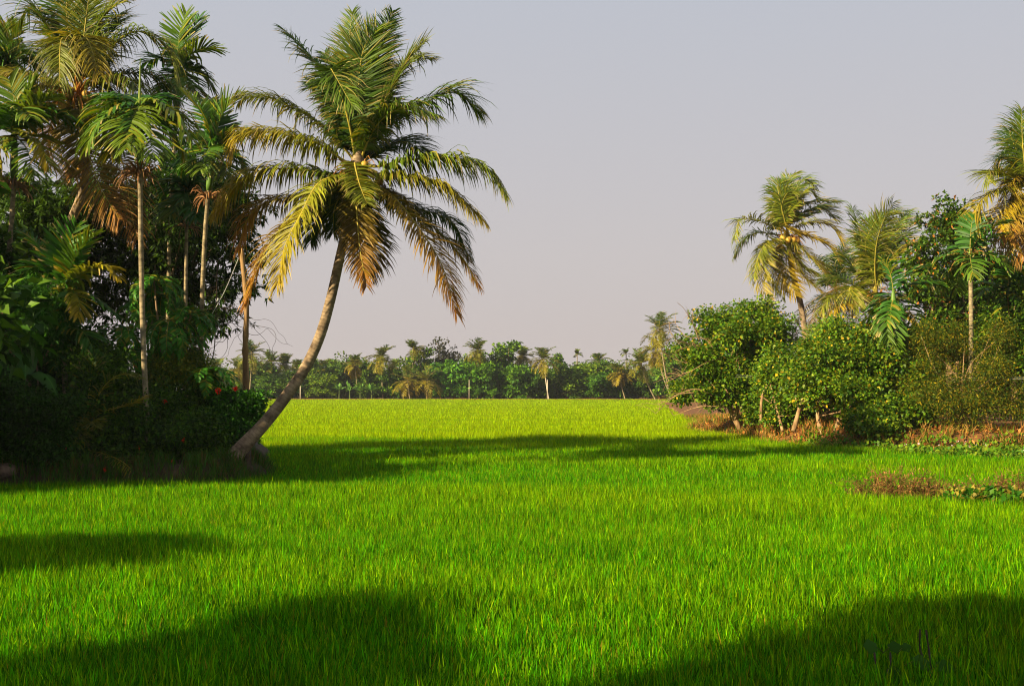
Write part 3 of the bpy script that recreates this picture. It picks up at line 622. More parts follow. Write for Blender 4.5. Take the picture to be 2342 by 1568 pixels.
areca('young broad-fronded areca palm low in the left grove, its two right fronds coloured sunlit yellow',
  [P(150, 900, 24.8), P(145, 800, 24.8), P(138, 720, 24.8), P(134, 650, 24.8)], P(134, 656, 24.8), [
  dict(p=c2((345, 330), (370, 200), (425, 60)), z=.1, dr=.12, c=(AGREEN, AGREEN * 1.4), L=.9, side=.1, vee=.3),
  dict(p=c2((360, 380), (420, 220), (510, 110)), z=-.2, dr=.2, c=AL, L=.9),
  dict(p=c2((360, 400), (480, 310), (600, 290), (660, 350)), z=-.4, dr=.7, c=(ALIME, YEL), L=.8),  # this frond and the next carry the sunlight as yellow leaf colour
  dict(p=c2((340, 440), (400, 420), (440, 480), (430, 570)), z=-.6, dr=.6, c=(ALIME, YEL), L=.65),
  dict(p=c2((300, 360), (220, 280), (120, 330)), z=.2, dr=.4, c=AG, L=.8),
  dict(p=c2((300, 330), (240, 190), (140, 110)), z=.4, dr=.3, c=AG, L=.8),
  dict(p=c2((360, 440), (500, 460), (650, 560)), z=.3, dr=.5, c=AG, L=.9),
  dict(p=c2((350, 520), (390, 620), (470, 660), (560, 830)), z=-.5, dr=.5, c=(AGREEN, AGREEN), L=.85),
  dict(p=c2((340, 560), (330, 700), (300, 850)), z=-.2, dr=.4, c=AG, L=.6)], 27, shaft=.7, r=.06)
t, org, rng = handpalm('young_coconut_palm', 'low young coconut palm on the left bank with arching fronds reaching over the rice edge',
  [P(188, 1075, 23.6), P(190, 1050, 23.6), P(195, 1020, 23.6)], .09, .07, M['coco_bark'], P(195, 1015, 23.6), [
  dict(p=c2((500, 1170), (560, 1100), (700, 1060), (805, 1012)), z=-.5, dr=.5, c=(OLIVE, YEL), L=.5),  # sunlit yellow is put into the frond colour towards the tip
  dict(p=c2((510, 1130), (560, 980), (660, 890), (780, 905)), z=-.2, dr=.5, c=(OLIVE, OLIVE), L=.5),
  dict(p=c2((480, 1140), (500, 950), (520, 800)), z=.2, dr=.3, c=DG, L=.6, side=.1),
  dict(p=c2((450, 1160), (430, 1200), (415, 1290)), z=-.9, dr=.5, c=(OLIVE, OLIVE), L=.5, side=.2),
  dict(p=c2((500, 1180), (510, 1150), (535, 1180)), z=-1.0, dr=.5, c=(OLIVE, OLIVE), L=.5),
  dict(p=c2((480, 1300), (600, 1335), (700, 1385), (795, 1495)), z=-1.0, dr=.35, c=(OLIVE, YEL), L=.45),  # lowest frond: sun on the tip is painted in as yellow
  dict(p=c2((430, 1150), (350, 1100), (280, 1150)), z=.2, dr=.4, c=DG, L=.5),
  dict(p=c2((490, 1100), (600, 1000), (640, 1100)), z=.5, dr=.4, c=DG, L=.5)], 28, .9, 46, .032, K=3, r_rachis=.022, cat='palm')

# ------------------------------------------------------------------ left grove trees and shrubs
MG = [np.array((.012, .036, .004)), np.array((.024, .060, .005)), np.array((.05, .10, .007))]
def bz(u, v, D, ru, rv, rd=1.6): return blob(u, v, D, ru, rv, rd)
def LZ(u, D, z=.6): p = P(u, 900, D); return np.array([p[0], D, z])
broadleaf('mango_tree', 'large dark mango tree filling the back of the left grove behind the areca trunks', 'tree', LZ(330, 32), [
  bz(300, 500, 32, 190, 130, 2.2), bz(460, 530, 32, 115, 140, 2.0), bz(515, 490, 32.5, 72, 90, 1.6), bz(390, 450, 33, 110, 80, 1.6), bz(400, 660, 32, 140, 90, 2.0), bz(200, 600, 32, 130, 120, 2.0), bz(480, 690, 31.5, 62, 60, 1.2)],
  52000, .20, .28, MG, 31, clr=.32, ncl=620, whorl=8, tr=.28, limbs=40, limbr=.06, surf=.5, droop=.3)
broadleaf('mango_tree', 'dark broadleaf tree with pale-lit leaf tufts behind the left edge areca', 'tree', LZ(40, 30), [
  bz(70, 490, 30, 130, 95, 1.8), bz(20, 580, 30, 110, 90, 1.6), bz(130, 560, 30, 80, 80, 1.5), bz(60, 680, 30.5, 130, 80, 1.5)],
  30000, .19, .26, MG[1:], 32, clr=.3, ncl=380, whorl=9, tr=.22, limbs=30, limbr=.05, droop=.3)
broadleaf('neem_tree', 'feathery dark green small tree crowding the left edge above the banana leaves', 'tree', LZ(60, 24.5), [
  bz(60, 690, 24.5, 100, 55, 1.2), bz(20, 750, 24.5, 90, 60, 1.1), bz(110, 750, 24.5, 60, 50, 1.0)],
  22000, .13, .22, [np.array((.02, .08, .006)), np.array((.035, .115, .008))], 33, clr=.2, ncl=300, whorl=7, tr=.1, limbs=24, droop=.35)
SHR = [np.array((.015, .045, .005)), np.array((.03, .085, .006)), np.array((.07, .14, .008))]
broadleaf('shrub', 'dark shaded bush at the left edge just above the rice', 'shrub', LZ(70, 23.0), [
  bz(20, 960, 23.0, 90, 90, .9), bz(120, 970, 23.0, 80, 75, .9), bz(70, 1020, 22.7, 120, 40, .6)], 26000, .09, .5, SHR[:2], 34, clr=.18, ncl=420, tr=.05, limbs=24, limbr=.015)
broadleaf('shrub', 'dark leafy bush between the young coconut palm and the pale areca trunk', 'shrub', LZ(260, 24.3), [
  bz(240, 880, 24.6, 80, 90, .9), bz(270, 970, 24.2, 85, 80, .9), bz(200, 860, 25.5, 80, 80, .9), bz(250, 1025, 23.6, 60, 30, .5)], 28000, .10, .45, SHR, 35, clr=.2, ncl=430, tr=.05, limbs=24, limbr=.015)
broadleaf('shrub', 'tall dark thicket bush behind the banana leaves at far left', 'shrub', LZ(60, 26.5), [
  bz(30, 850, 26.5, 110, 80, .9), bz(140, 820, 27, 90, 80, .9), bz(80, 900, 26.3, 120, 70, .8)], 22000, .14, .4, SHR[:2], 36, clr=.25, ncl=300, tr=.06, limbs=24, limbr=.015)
broadleaf('flowering_hedge', 'dark hedge dotted with small orange flowers behind the pale areca trunk base', 'hedge', LZ(400, 25.4), [
  bz(390, 930, 25.4, 65, 60, .8), bz(440, 990, 24.6, 70, 50, .7), bz(380, 1000, 24.6, 60, 50, .7)], 24000, .085, .5, SHR, 37, clr=.16, ncl=420, tr=.04, limbs=24, limbr=.012)
broadleaf('rounded_bush', 'glossy rounded bush sitting over the foot of the leaning palm trunk', 'shrub', LZ(520, 26.2), [
  bz(495, 945, 26.3, 75, 50, .8), bz(556, 930, 26.4, 46, 38, .7), bz(535, 985, 26.2, 55, 40, .7), bz(465, 1000, 25.6, 48, 35, .6)], 34000, .085, .5,
  [np.array((.025, .11, .006)), np.array((.05, .17, .008)), np.array((.015, .055, .006))], 38, mat='glossy', clr=.13, ncl=520, tr=.05, limbs=26, limbr=.014)
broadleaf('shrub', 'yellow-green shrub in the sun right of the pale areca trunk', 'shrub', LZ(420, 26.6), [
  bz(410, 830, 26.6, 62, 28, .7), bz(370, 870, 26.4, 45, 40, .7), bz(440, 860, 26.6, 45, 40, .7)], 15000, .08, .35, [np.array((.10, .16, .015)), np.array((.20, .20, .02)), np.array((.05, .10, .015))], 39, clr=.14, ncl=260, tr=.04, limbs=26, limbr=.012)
# tree with rosettes of long pinnate leaves
def rosette_tree(name, label, base, centers, seed, cl=(.035, .14, .008)):
    rng = np.random.default_rng(seed); t = thing(name, label, 'tree', base); gb = Geo()
    for (u, v, D, R) in centers:
        c = P(u, v, D); g = Geo()
        gb.tube(crom([base + [0, 0, -.1], base * .5 + c * .5 + rng.normal(0, .2, 3), c], 12), np.linspace(.06, .02, 12), (.2, .15, .1), seg=6)
        for k in range(15):
            a = k * 2.4 + rng.normal(0, .2); e = rng.uniform(-.2, .9); l = R * rng.uniform(.75, 1.1)
            pts = [c]; ee = e
            for q in range(6):
                ee -= .32; pts.append(pts[-1] + np.array([cos(a) * cos(ee), sin(a) * cos(ee), sin(ee)]) * l / 6)
            frond_geo(g, pts, rng, L=.22, n=20, w=.06, droop=.5, cols=(np.array(cl), np.array(cl) * 1.3), r0=.012, K=3, start=.15, tipdry=0)
        g.obj('leaf_rosette', M['frond'], t, org=base)
    gb.obj('trunk', M['bark'], t, smooth=True, org=base)
rosette_tree('feather_leaf_tree', 'small bright green tree with drooping rosettes of feathered leaves beside the pale areca trunk', LZ(370, 26.8), [
  (284, 752, 26.4, .95), (388, 730, 26.2, 1.1), (352, 640, 26.6, .9), (440, 715, 26.6, .95), (330, 690, 26.9, .9), (470, 850, 26.2, 1.0), (300, 800, 26.2, .8), (415, 780, 26.8, .9), (372, 675, 27.2, .9)], 40)
# banana plants at far left
def banana(name, label, base, lvs, seed, group=None, col=(.035, .10, .015), wmax=.26, stemr=.09):
    rng = np.random.default_rng(seed); t = thing(name, label, 'banana plant', base, group); top = np.mean([l[0] for l in lvs], 0)
    g = Geo(); g.tube(crom([base + [0, 0, -.1], base * .5 + top * .5, top], 8), np.linspace(stemr, stemr * .5, 8), (.1, .12, .04), seg=8); g.obj('stem', M['stem'], t, smooth=True, org=base)
    for l in lvs:
        pts = crom(l, 22); T = norm(np.gradient(pts, axis=0)); S = norm(np.cross(T, [0, 0, 1.])); s = np.linspace(0, 1, 22)
        S = np.where(np.linalg.norm(np.cross(T, [0, 0, 1.]), axis=1)[:, None] < .2, np.array([1., 0, 0]), S); N = np.cross(S, T)
        w = wmax * np.sin(np.clip((s - .1) / .9, 0, 1) ** .75 * pi) ** .7 * (s > .1); g = Geo()
        L_ = pts + S * w[:, None] * (1 + rng.normal(0, .05, (22, 1))) - N * w[:, None] * .25; R_ = pts - S * w[:, None] * (1 + rng.normal(0, .05, (22, 1))) - N * w[:, None] * .25
        V = np.stack([L_, pts, R_], 1).reshape(-1, 3); tr = []
        for i in range(21):
            a = i * 3; tr += [(a, a + 1, a + 4), (a, a + 4, a + 3), (a + 1, a + 2, a + 5), (a + 1, a + 5, a + 4)]
        C = np.repeat((np.array(col) * (1 + rng.normal(0, .12)) * np.ones((66, 3))), 1, 0); C[1::3] *= 1.8
        g.add(V, tr, C); g.tube(pts, np.linspace(.018, .004, 22), np.array(col) * 2.5, seg=4); g.obj('leaf', M['frond'], t, org=base)
banana('banana_plant', 'banana plant with one broad leaf arching right under the dark grove', LZ(90, 23.8), [
  [P(60, 880, 23.8), P(85, 850, 23.6), P(112, 868, 23.4), P(135, 915, 23.3)], [P(58, 880, 23.8), P(70, 950, 23.6), P(110, 985, 23.4), P(140, 978, 23.2)],
  [P(56, 880, 23.8), P(60, 820, 24), P(75, 760, 24.4)]], 41, wmax=.24)
banana('banana_plant', 'banana plant with hanging leaf cut by the left edge of the photo', LZ(10, 24), [
  [P(22, 830, 24), P(14, 850, 23.8), P(8, 900, 23.7), P(-4, 960, 23.6)], [P(22, 830, 24), P(0, 810, 24), P(-40, 830, 24)], [P(24, 830, 24), P(30, 870, 23.8), P(24, 930, 23.7)]], 42, wmax=.22)
# red flowers as separate small flower heads on the bushes: one cluster each
def flower(u, v, D, label, r=.06):
    rng = np.random.default_rng(int(u * 7 + v)); p = P(u, v, D); g = Geo()
    n = 26; leaves(g, np.repeat(p[None], n, 0) + rng.normal(0, r * .3, (n, 3)), norm(rng.normal(size=(n, 3)) + [0, -.3, .4]), rng, r * .8, .7, [np.array((.75, .03, .015))], droop=0)
    g.tube([p + [0, 0.02, -.32], p + [0, .01, -.15], p], .006, (.05, .1, .02), seg=4)
    o = g.obj('red_flower', M['leaf'], org=p); o.location = p.tolist(); tag(o, label, 'flower', 'red flowers on the left bank')
for u, v, D, l, r in [(498, 893, 25.0, 'red flower above the rounded bush, left of its pair', .08), (540, 889, 25.3, 'red flower on top of the rounded bush beside the bare pole', .08), (160, 1024, 22.6, 'red flower low beside the young coconut palm', .09),
    (133, 1018, 22.6, 'small red flower just left of the low red one by the young coconut palm', .05), (378, 918, 24.3, 'orange-red flower in the hedge right of the pale areca trunk', .05), (419, 1006, 23.7, 'orange-red flower low in the hedge under the leaning palm', .05),
    (240, 1075, 22.4, 'red flower by the lowest sunlit-coloured frond tip', .05), (394, 1053, 23.2, 'lone orange flower on the bare soil of the left bank', .04), (310, 838, 25.4, 'small red flower high between areca trunk and rosette leaves', .05), (317, 1024, 23.5, 'dim orange flower left of the pale areca trunk foot', .04)]:
    flower(u, v, D, l, r)
# bare pole, short prop, wire, vines, stone
g = Geo(); pb_ = P(563, 900, 27); pts = crom([[pb_[0], 27, .4], P(563, 895, 27), P(561, 800, 27), P(564, 700, 27), P(557, 620, 27), P(552, 568, 27)], 30)
rg = np.random.default_rng(4); g.tube(pts, np.linspace(.085, .06, 30) * (1 + rg.normal(0, .09, 30)), seg=9); o = g.obj('bare_pole', M['pole_wood'], smooth=True, org=pts[0]); o.location = pts[0].tolist()
tag(o, 'bare crooked brown tree pole without crown standing between the mango tree and leaning palm', 'pole')
g = Geo(); b0 = P(566, 1060, 24.6); g.tube([[b0[0], 24.6, .2], P(566, 1050, 24.6), P(566, 1012, 24.6)], [.09, .085, .08], seg=8); o = g.obj('prop_post', M['vine'], smooth=True, org=b0); o.location = b0.tolist()
tag(o, 'short dark post propping the leaning palm trunk at the water edge', 'post')
g = Geo(); a, b = P(552, 575, 27), P(478, 730, 27); g.tube(crom([a, (a + b) / 2 + [0, 0, -.12], b], 12), .008, seg=4); g.tube([P(500, 682, 27), P(497, 690, 27)], .03, seg=6); o = g.obj('guy_wire', M['wire'], org=a); o.location = a.tolist()
tag(o, 'thin slack wire running down left from the bare pole top', 'wire')
g = Geo(); rv = np.random.default_rng(9); o0 = P(497, 640, 28)
for i in range(16):
    p = P(505 + rv.normal(0, 12), 715 + rv.normal(0, 18), 28 + rv.normal(0, .3)); pts = [p]; a = rv.random() * 6
    for k in range(14):
        a += rv.normal(0, .75); pts.append(pts[-1] + np.array([cos(a) * .14 + .02, rv.normal(0, .04), sin(a) * .12 - .045]))
    g.tube(crom(pts, 40), np.linspace(.007, .003, 40), (.05, .04, .03), seg=4, cap=False)
g.tube(crom([o0 + [0, 0, .5], P(493, 740, 28), P(490, 800, 28), P(482, 830, 28)], 14), .014, (.05, .04, .03), seg=5)
o = g.obj('hanging_vine', M['vine'], org=o0); o.location = o0.tolist(); tag(o, 'tangle of thin bare vines hanging right of the dark mango crown', 'vine')
g = Geo(); rs = np.random.default_rng(2); c = P(14, 1080, 22.2); g.ball((0, 0, 0), .26, nu=12, nv=9, sq=.75); g.v[0] = g.v[0] * (1 + rs.normal(0, .06, (len(g.v[0]), 1))).astype(np.float32)
o = g.obj('boulder', M['stone']); o.location = (c[0], c[1], c[2]); tag(o, 'brown stone at the left corner of the bank above the rice', 'stone')

# ------------------------------------------------------------------ trees left of the frame whose crowns throw the long shadows
OFF = [  # x, y, crown height, crown radius, crown half height
 (-12.7, 19.8, 3.4, 2.8, 3.0, 'first'), (-16.5, 22.5, 3.7, 3.2, 3.3, 'second'), (-15.0, 26.0, 4.1, 3.2, 3.6, 'third')]
for i, (x, y, hz, r, rh, nm) in enumerate(OFF):
    broadleaf('broadleaf_tree', ['dense low tree continuing the grove just left of the frame', 'dense tree behind the first one left of the frame', 'taller dense tree left of the frame beside the mango tree'][i], 'tree', (x, y, .5),
      [(x, y, hz, r, r, rh), (x + .8, y - .3, hz - .8, r * .7, r * .7, rh * .6)], 9000, .34, .5, SHR, 60 + i, clr=.3, ncl=260, tr=.2, limbs=14, mat='leaf')
SHAD = [[(60, 1250, .8), (200, 1255, .7), (310, 1245, .4), (370, 1268, .22), (40, 1295, .5)],
 [(740, 1415, .42), (640, 1455, .5), (450, 1475, .5), (300, 1500, .42), (550, 1530, .6), (700, 1510, .45), (640, 1560, .55), (360, 1560, .5), (130, 1560, .4)],
 [(2140, 1412, .35), (2290, 1450, .5), (2010, 1458, .38), (1850, 1488, .38), (2190, 1515, .7), (1980, 1540, .52), (1720, 1540, .35), (2120, 1590, .75), (1820, 1585, .5), (1500, 1582, .3), (1260, 1588, .26), (2360, 1410, .4)]]
CL = ['tree outside the photo at left throwing the upper left shadow on the rice', 'tree outside the photo throwing the lower left corner shadow', 'tree behind the camera throwing the lower right shadow']
for i, sh in enumerate(SHAD):
    bl = []; rr_ = np.random.default_rng(i)
    for u, v, r in sh:
        D = gz(v, .33); X = (u - 1171) / F * D / cos(TILT); hz = 6.6 + rr_.random() * 1.2; Lh = (hz - .33) / math.tan(SUN_EL); bl.append((X - Lh * cos(AZ), D - Lh * sin(AZ), hz, r, r, r * .5))
    c = np.mean([b[:3] for b in bl], 0)
    broadleaf('roadside_tree', CL[i], 'tree', (c[0], c[1], 0), bl, 9500, .2, .5, SHR, 70 + i, clr=.26, ncl=420, tr=.15, limbs=14)

# ------------------------------------------------------------------ right bank
def RZ(u, D, z=.7): p = P(u, 900, D); return np.array([p[0], D, z])
TH = [np.array((.038, .105, .005)), np.array((.085, .165, .006)), np.array((.17, .23, .010)), np.array((.45, .30, .012))]; TW = [.36, .36, .25, .03]
broadleaf('portia_shrub', 'tall leafy shrub at the left end of the right bank, on a pale leaning trunk', 'tree', RZ(1690, 46, .7), [
  bz(1660, 740, 46, 75, 58, 1.6), bz(1760, 760, 45.5, 62, 62, 1.6), bz(1602, 825, 46.2, 62, 48, 1.3), bz(1715, 845, 45.5, 88, 58, 1.6), bz(1615, 895, 46.4, 58, 42, 1.1), bz(1735, 905, 45, 66, 42, 1.2)],
  44000, .125, .8, TH, 81, mat='glossy', mixw=TW, clr=.24, ncl=520, limbs=50, limbr=.025, bark='pale_bark', tr=.12,
  stems=[[P(1695, 985, 45.6), P(1668, 930, 45.6), P(1658, 880, 45.6), P(1655, 800, 45.8), P(1662, 740, 46)], [P(1680, 960, 45.6), P(1690, 900, 45.5), P(1700, 820, 45.5), P(1730, 760, 45.5)]])
g = Geo(); rb = np.random.default_rng(12); p0 = P(1660, 940, 45.3)
for q in [[(1660, 940), (1620, 905), (1560, 900), (1505, 925)], [(1655, 925), (1600, 890), (1545, 905), (1500, 945)], [(1655, 880), (1640, 820), (1600, 790), (1550, 800)], [(1660, 860), (1620, 780), (1570, 770), (1545, 740)], [(1650, 850), (1600, 800), (1540, 770), (1530, 735)],
          [(1690, 900), (1680, 850), (1640, 820), (1560, 860)], [(1660, 930), (1600, 930), (1540, 950)], [(1600, 780), (1585, 740), (1571, 716)], [(1650, 900), (1590, 850), (1530, 870)], [(1665, 900), (1640, 850), (1600, 840), (1540, 820)]]:
    pts = crom([P(u, v, 45.2 + rb.normal(0, .3)) for u, v in q], 16); g.tube(pts, np.linspace(.032, .008, 16), (.4, .3, .2), seg=6)
    for k in range(9):
        s = pts[rb.integers(4, 16)]; d = rb.normal(0, .3, 3) + [-.35, 0, .15]; g.tube(crom([s, s + d * .5 + [0, 0, .08], s + d * 1.1], 5), np.linspace(.009, .004, 5), (.4, .3, .2), seg=4, cap=False)
o = g.obj('dead_branch', M['pale_bark'], smooth=True, org=p0); o.location = p0.tolist(); tag(o, 'bare pale arching branches sprawling left from the first right bank shrub over the rice', 'branch')
broadleaf('portia_shrub', 'broad rounded bush in the middle of the right bank, glossy leaves flecked with yellow', 'shrub', RZ(1950, 38.5, .7), [
  bz(1960, 810, 38.5, 100, 62, 1.6), bz(1870, 860, 38.8, 70, 58, 1.5), bz(1950, 890, 38.0, 100, 58, 1.6), bz(2050, 870, 38.0, 58, 60, 1.4), bz(1930, 780, 39, 50, 38, 1.2), bz(2020, 770, 39, 40, 38, 1.2)],
  56000, .115, .8, TH, 82, mat='glossy', mixw=[.33, .36, .27, .045], clr=.26, ncl=600, limbs=40, limbr=.03, bark='pale_bark', tr=.09, gmin=.45,
  stems=[[P(1885, 1010, 37.6), P(1870, 950, 38), P(1880, 880, 38)], [P(1905, 1010, 37.6), P(1930, 920, 38), P(1960, 840, 38)], [P(1815, 985, 38.4), P(1830, 930, 38.4), P(1850, 870, 38.6)]])
broadleaf('portia_shrub', 'low leafy bush spilling over the bank edge in front of the broad rounded bush', 'shrub', RZ(2030, 35.6, .6), [
  bz(2045, 940, 35.8, 66, 34, .9), bz(2010, 962, 35.4, 45, 24, .7), bz(2080, 935, 36, 42, 34, .8)], 14000, .11, .8, TH, 83, mat='glossy', mixw=TW, clr=.2, ncl=280, limbs=20, limbr=.02, bark='pale_bark', tr=.05)
broadleaf('portia_shrub', 'small leafy bush between the two pale forked stems of the right bank', 'shrub', RZ(1800, 41, .7), [
  bz(1800, 920, 41, 55, 38, 1.0), bz(1775, 880, 41.5, 40, 40, 1.0), bz(1790, 840, 42.5, 50, 50, 1.0)], 18000, .11, .8, TH, 84, mat='glossy', mixw=TW, clr=.22, ncl=240, limbs=20, limbr=.025, bark='pale_bark', tr=.06,
  stems=[[P(1740, 970, 41), P(1745, 900, 41), P(1780, 850, 42)], [P(1790, 985, 40), P(1775, 930, 40.6), P(1760, 870, 41)]])
BAM = [np.array((.035, .07, .006)), np.array((.13, .135, .008)), np.array((.28, .20, .010))]
broadleaf('thorny_thicket', 'dull yellow-green thicket of fine leaves over the red soil at right', 'shrub', RZ(2200, 35.5, .5), [
  bz(2150, 890, 36, 70, 70, 1.2), bz(2230, 890, 35.6, 70, 75, 1.2), bz(2180, 930, 35, 80, 36, .9), bz(2290, 900, 35, 60, 60, 1.1), bz(2115, 810, 37, 46, 60, 1.0), bz(2170, 800, 37.5, 50, 50, 1.0), bz(2270, 810, 37, 60, 60, 1.0)], 50000, .085, .32, BAM, 85, mixw=[.58, .28, .14], clr=.2, ncl=700, limbs=40, limbr=.02, bark='pale_bark', tr=.06)
broadleaf('broadleaf_tree', 'tall tree with orange new leaves behind the slender right areca palm', 'tree', RZ(2185, 45, .5), [
  bz(2160, 515, 45, 48, 40, 1.2), bz(2115, 580, 45, 34, 40, 1.1), bz(2200, 560, 45.5, 40, 45, 1.2), bz(2250, 610, 46, 45, 45, 1.2), bz(2130, 660, 44.6, 36, 40, 1.0), bz(2190, 660, 45, 40, 38, 1.2), bz(2165, 730, 44.6, 50, 40, 1.2), bz(2260, 700, 45.5, 50, 50, 1.3), bz(2310, 640, 47, 50, 60, 1.5), bz(2120, 770, 45, 40, 40, 1.0), bz(2220, 770, 45, 50, 40, 1.2)],
  46000, .17, .5, [np.array((.04, .10, .006)), np.array((.10, .16, .008)), np.array((.02, .05, .005)), np.array((.45, .17, .02))], 86, mixw=[.42, .40, .13, .05], mat='glossy', clr=.26, ncl=520, limbs=34, limbr=.05, bark='pale_bark', tr=.16, whorl=5,
  stems=[[P(2175, 960, 44.5), P(2172, 870, 44.5), P(2165, 800, 44.5), P(2130, 740, 44.6), P(2150, 640, 45)], [P(2168, 860, 44.5), P(2215, 800, 44.7), P(2240, 700, 45.5)]])
broadleaf('broadleaf_tree', 'rounded green tree at the right edge below the big palm crown', 'tree', RZ(2325, 38, .5), [
  bz(2320, 760, 38, 62, 50, 1.4), bz(2360, 720, 38.5, 60, 60, 1.4), bz(2340, 820, 37.6, 60, 45, 1.2)], 30000, .115, .8, TH, 87, mat='glossy', mixw=[.4, .38, .2, .02], clr=.26, ncl=330, limbs=24, limbr=.03, bark='pale_bark', tr=.13,
  stems=[[P(2322, 950, 37.5), P(2320, 860, 37.6), P(2325, 780, 38)]])
broadleaf('broadleaf_tree', 'dark background tree closing the gap behind the thicket at right', 'tree', RZ(2230, 52, .5), [
  bz(2200, 830, 52, 110, 90, 1.8), bz(2310, 850, 52, 90, 100, 1.8), bz(2100, 870, 53, 70, 70, 1.6), bz(2260, 740, 53, 90, 80, 1.8)], 22000, .22, .5, SHR, 88, clr=.4, ncl=260, limbs=24, limbr=.05, tr=.2)
broadleaf('shrub', 'dark undergrowth bush seen through the stems behind the broad rounded bush', 'shrub', RZ(1900, 46, .4), [
  bz(1880, 890, 46, 130, 70, 1.4), bz(2010, 890, 46, 90, 70, 1.4), bz(1760, 900, 48.5, 80, 60, 1.4)], 20000, .17, .5, SHR, 89, clr=.35, ncl=240, limbs=20, limbr=.03)
WND = (.45, .1, -.05)
def coldR(q, rng): a = rng.random(); return (GREEN * (1 - q) + OLIVE * q, (GREEN2 if a < .5 else OLIVE) * (1 - q) + YEL * q)
def rtrunk(pts, D): return [P(u, v, D) for u, v in pts]
def c6(*q): return [(1597 + .3181 * a, 368.5 + .3181 * b) for a, b in q]
def rfr(lst, seed, zr=1.6):
    rng = np.random.default_rng(seed); o = []
    for i, (pts, kind) in enumerate(lst):
        c = {'g': (GREEN2 * .7, GREEN2 * 1.2), 'o': (OLIVE * 1.2, OLIVE * 1.5), 'y': (OLIVE * 1.2, YEL), 'Y': (YEL * .9, YEL * 1.1), 'r': (OLIVE, ORA), 'd': (GREEN * .8, GREEN)}[kind]
        o.append(dict(p=c6(*pts), z=(zr * rng.uniform(.2, 1) if kind in 'gd' else -zr * rng.uniform(.1, .8)), c=c, dr=rng.uniform(.35, .8), w=WND, tear=.08))
    return o
RA = rfr([(((610, 400), (580, 250), (572, 160), (600, 135)), 'g'), (((620, 400), (620, 250), (650, 130), (700, 85)), 'g'), (((640, 400), (680, 250), (760, 130), (850, 180)), 'g'), (((640, 420), (700, 330), (780, 210), (845, 250)), 'o'),
  (((650, 450), (720, 330), (860, 290), (1010, 290)), 'g'), (((660, 460), (760, 370), (900, 340), (1000, 420)), 'g'), (((670, 480), (800, 440), (950, 460), (1035, 585)), 'y'), (((680, 520), (800, 540), (930, 600), (1000, 700)), 'Y'),
  (((670, 560), (760, 640), (850, 720), (920, 810)), 'y'), (((650, 600), (700, 720), (780, 850), (880, 930)), 'y'), (((640, 600), (635, 750), (670, 880), (705, 965)), 'Y'), (((600, 560), (500, 600), (465, 700), (455, 850), (510, 1010)), 'y'),
  (((610, 580), (540, 640), (520, 760), (580, 880), (625, 960)), 'o'), (((590, 560), (480, 600), (420, 720), (400, 835)), 'o'), (((570, 530), (430, 515), (320, 570), (265, 680)), 'g'), (((570, 490), (430, 425), (300, 425), (265, 555)), 'o'),
  (((590, 460), (660, 490), (740, 525)), 'Y'), (((620, 420), (600, 320), (640, 230), (700, 230)), 'o'), (((650, 440), (780, 400), (860, 330), (930, 350)), 'g'), (((630, 430), (660, 300), (700, 200), (800, 150)), 'g'), (((660, 560), (720, 700), (760, 760), (840, 800)), 'o')], 7)
t, org, rng = handpalm('coconut_palm', 'windblown coconut palm standing highest on the right bank, left of the other palms', rtrunk([(1850, 930), (1845, 800), (1832, 700), (1812, 620), (1803, 545)], 54), .17, .13, M['coco_bark'], P(1801, 530, 54), RA, 101, 1.05, 95, .055, K=3, r_rachis=.035)
coconuts(t, org, P(1801, 536, 54), rng, 8, r=.13); fibres(t, org, P(1801, 536, 54), rng, 30, .6, w=.018)
RBF = rfr([(((1230, 850), (1190, 650), (1150, 450), (1112, 350)), 'g'), (((1250, 800), (1200, 600), (1290, 420), (1420, 360), (1500, 420)), 'g'), (((1270, 800), (1280, 600), (1330, 430), (1400, 300)), 'o'), (((1290, 800), (1380, 600), (1450, 430), (1510, 365)), 'g'),
  (((1300, 850), (1400, 700), (1530, 600), (1625, 620)), 'y'), (((1290, 820), (1400, 650), (1500, 500), (1570, 410)), 'g'), (((1310, 870), (1420, 780), (1550, 750), (1640, 850)), 'g'), (((1200, 950), (1100, 880), (1000, 840), (900, 880)), 'g'),
  (((1200, 1000), (1080, 1030), (960, 1075), (900, 1210)), 'Y'), (((1190, 960), (1120, 900), (1085, 930), (1150, 1040)), 'o'), (((1350, 1000), (1480, 980), (1600, 1000), (1650, 1090)), 'y'), (((1330, 1040), (1440, 1080), (1550, 1170)), 'Y'),
  (((1300, 1060), (1320, 1120), (1350, 1220)), 'y'), (((1320, 1040), (1400, 1100), (1450, 1210)), 'Y'), (((1200, 860), (1130, 780), (1080, 700), (1000, 690)), 'g'), (((1260, 780), (1250, 620), (1230, 480), (1290, 380)), 'g'), (((1280, 800), (1340, 640), (1400, 480), (1480, 420)), 'g'), (((1180, 1000), (1060, 960), (960, 980), (880, 1080)), 'o')], 8, 2.0)
t, org, rng = handpalm('coconut_palm', 'coconut palm full of orange nuts rising behind the broad rounded bush', rtrunk([(2030, 930), (2025, 850), (2018, 760), (2006, 680)], 47), .17, .13, M['coco_bark'], P(2003, 668, 47), RBF, 102, 1.15, 105, .05, K=3, r_rachis=.035)
coconuts(t, org, P(2001, 690, 47), rng, 20, r=.13, spread=.6, dz=-.35); fibres(t, org, P(2001, 676, 47), rng, 60, .8, w=.018, col=(.5, .2, .04))
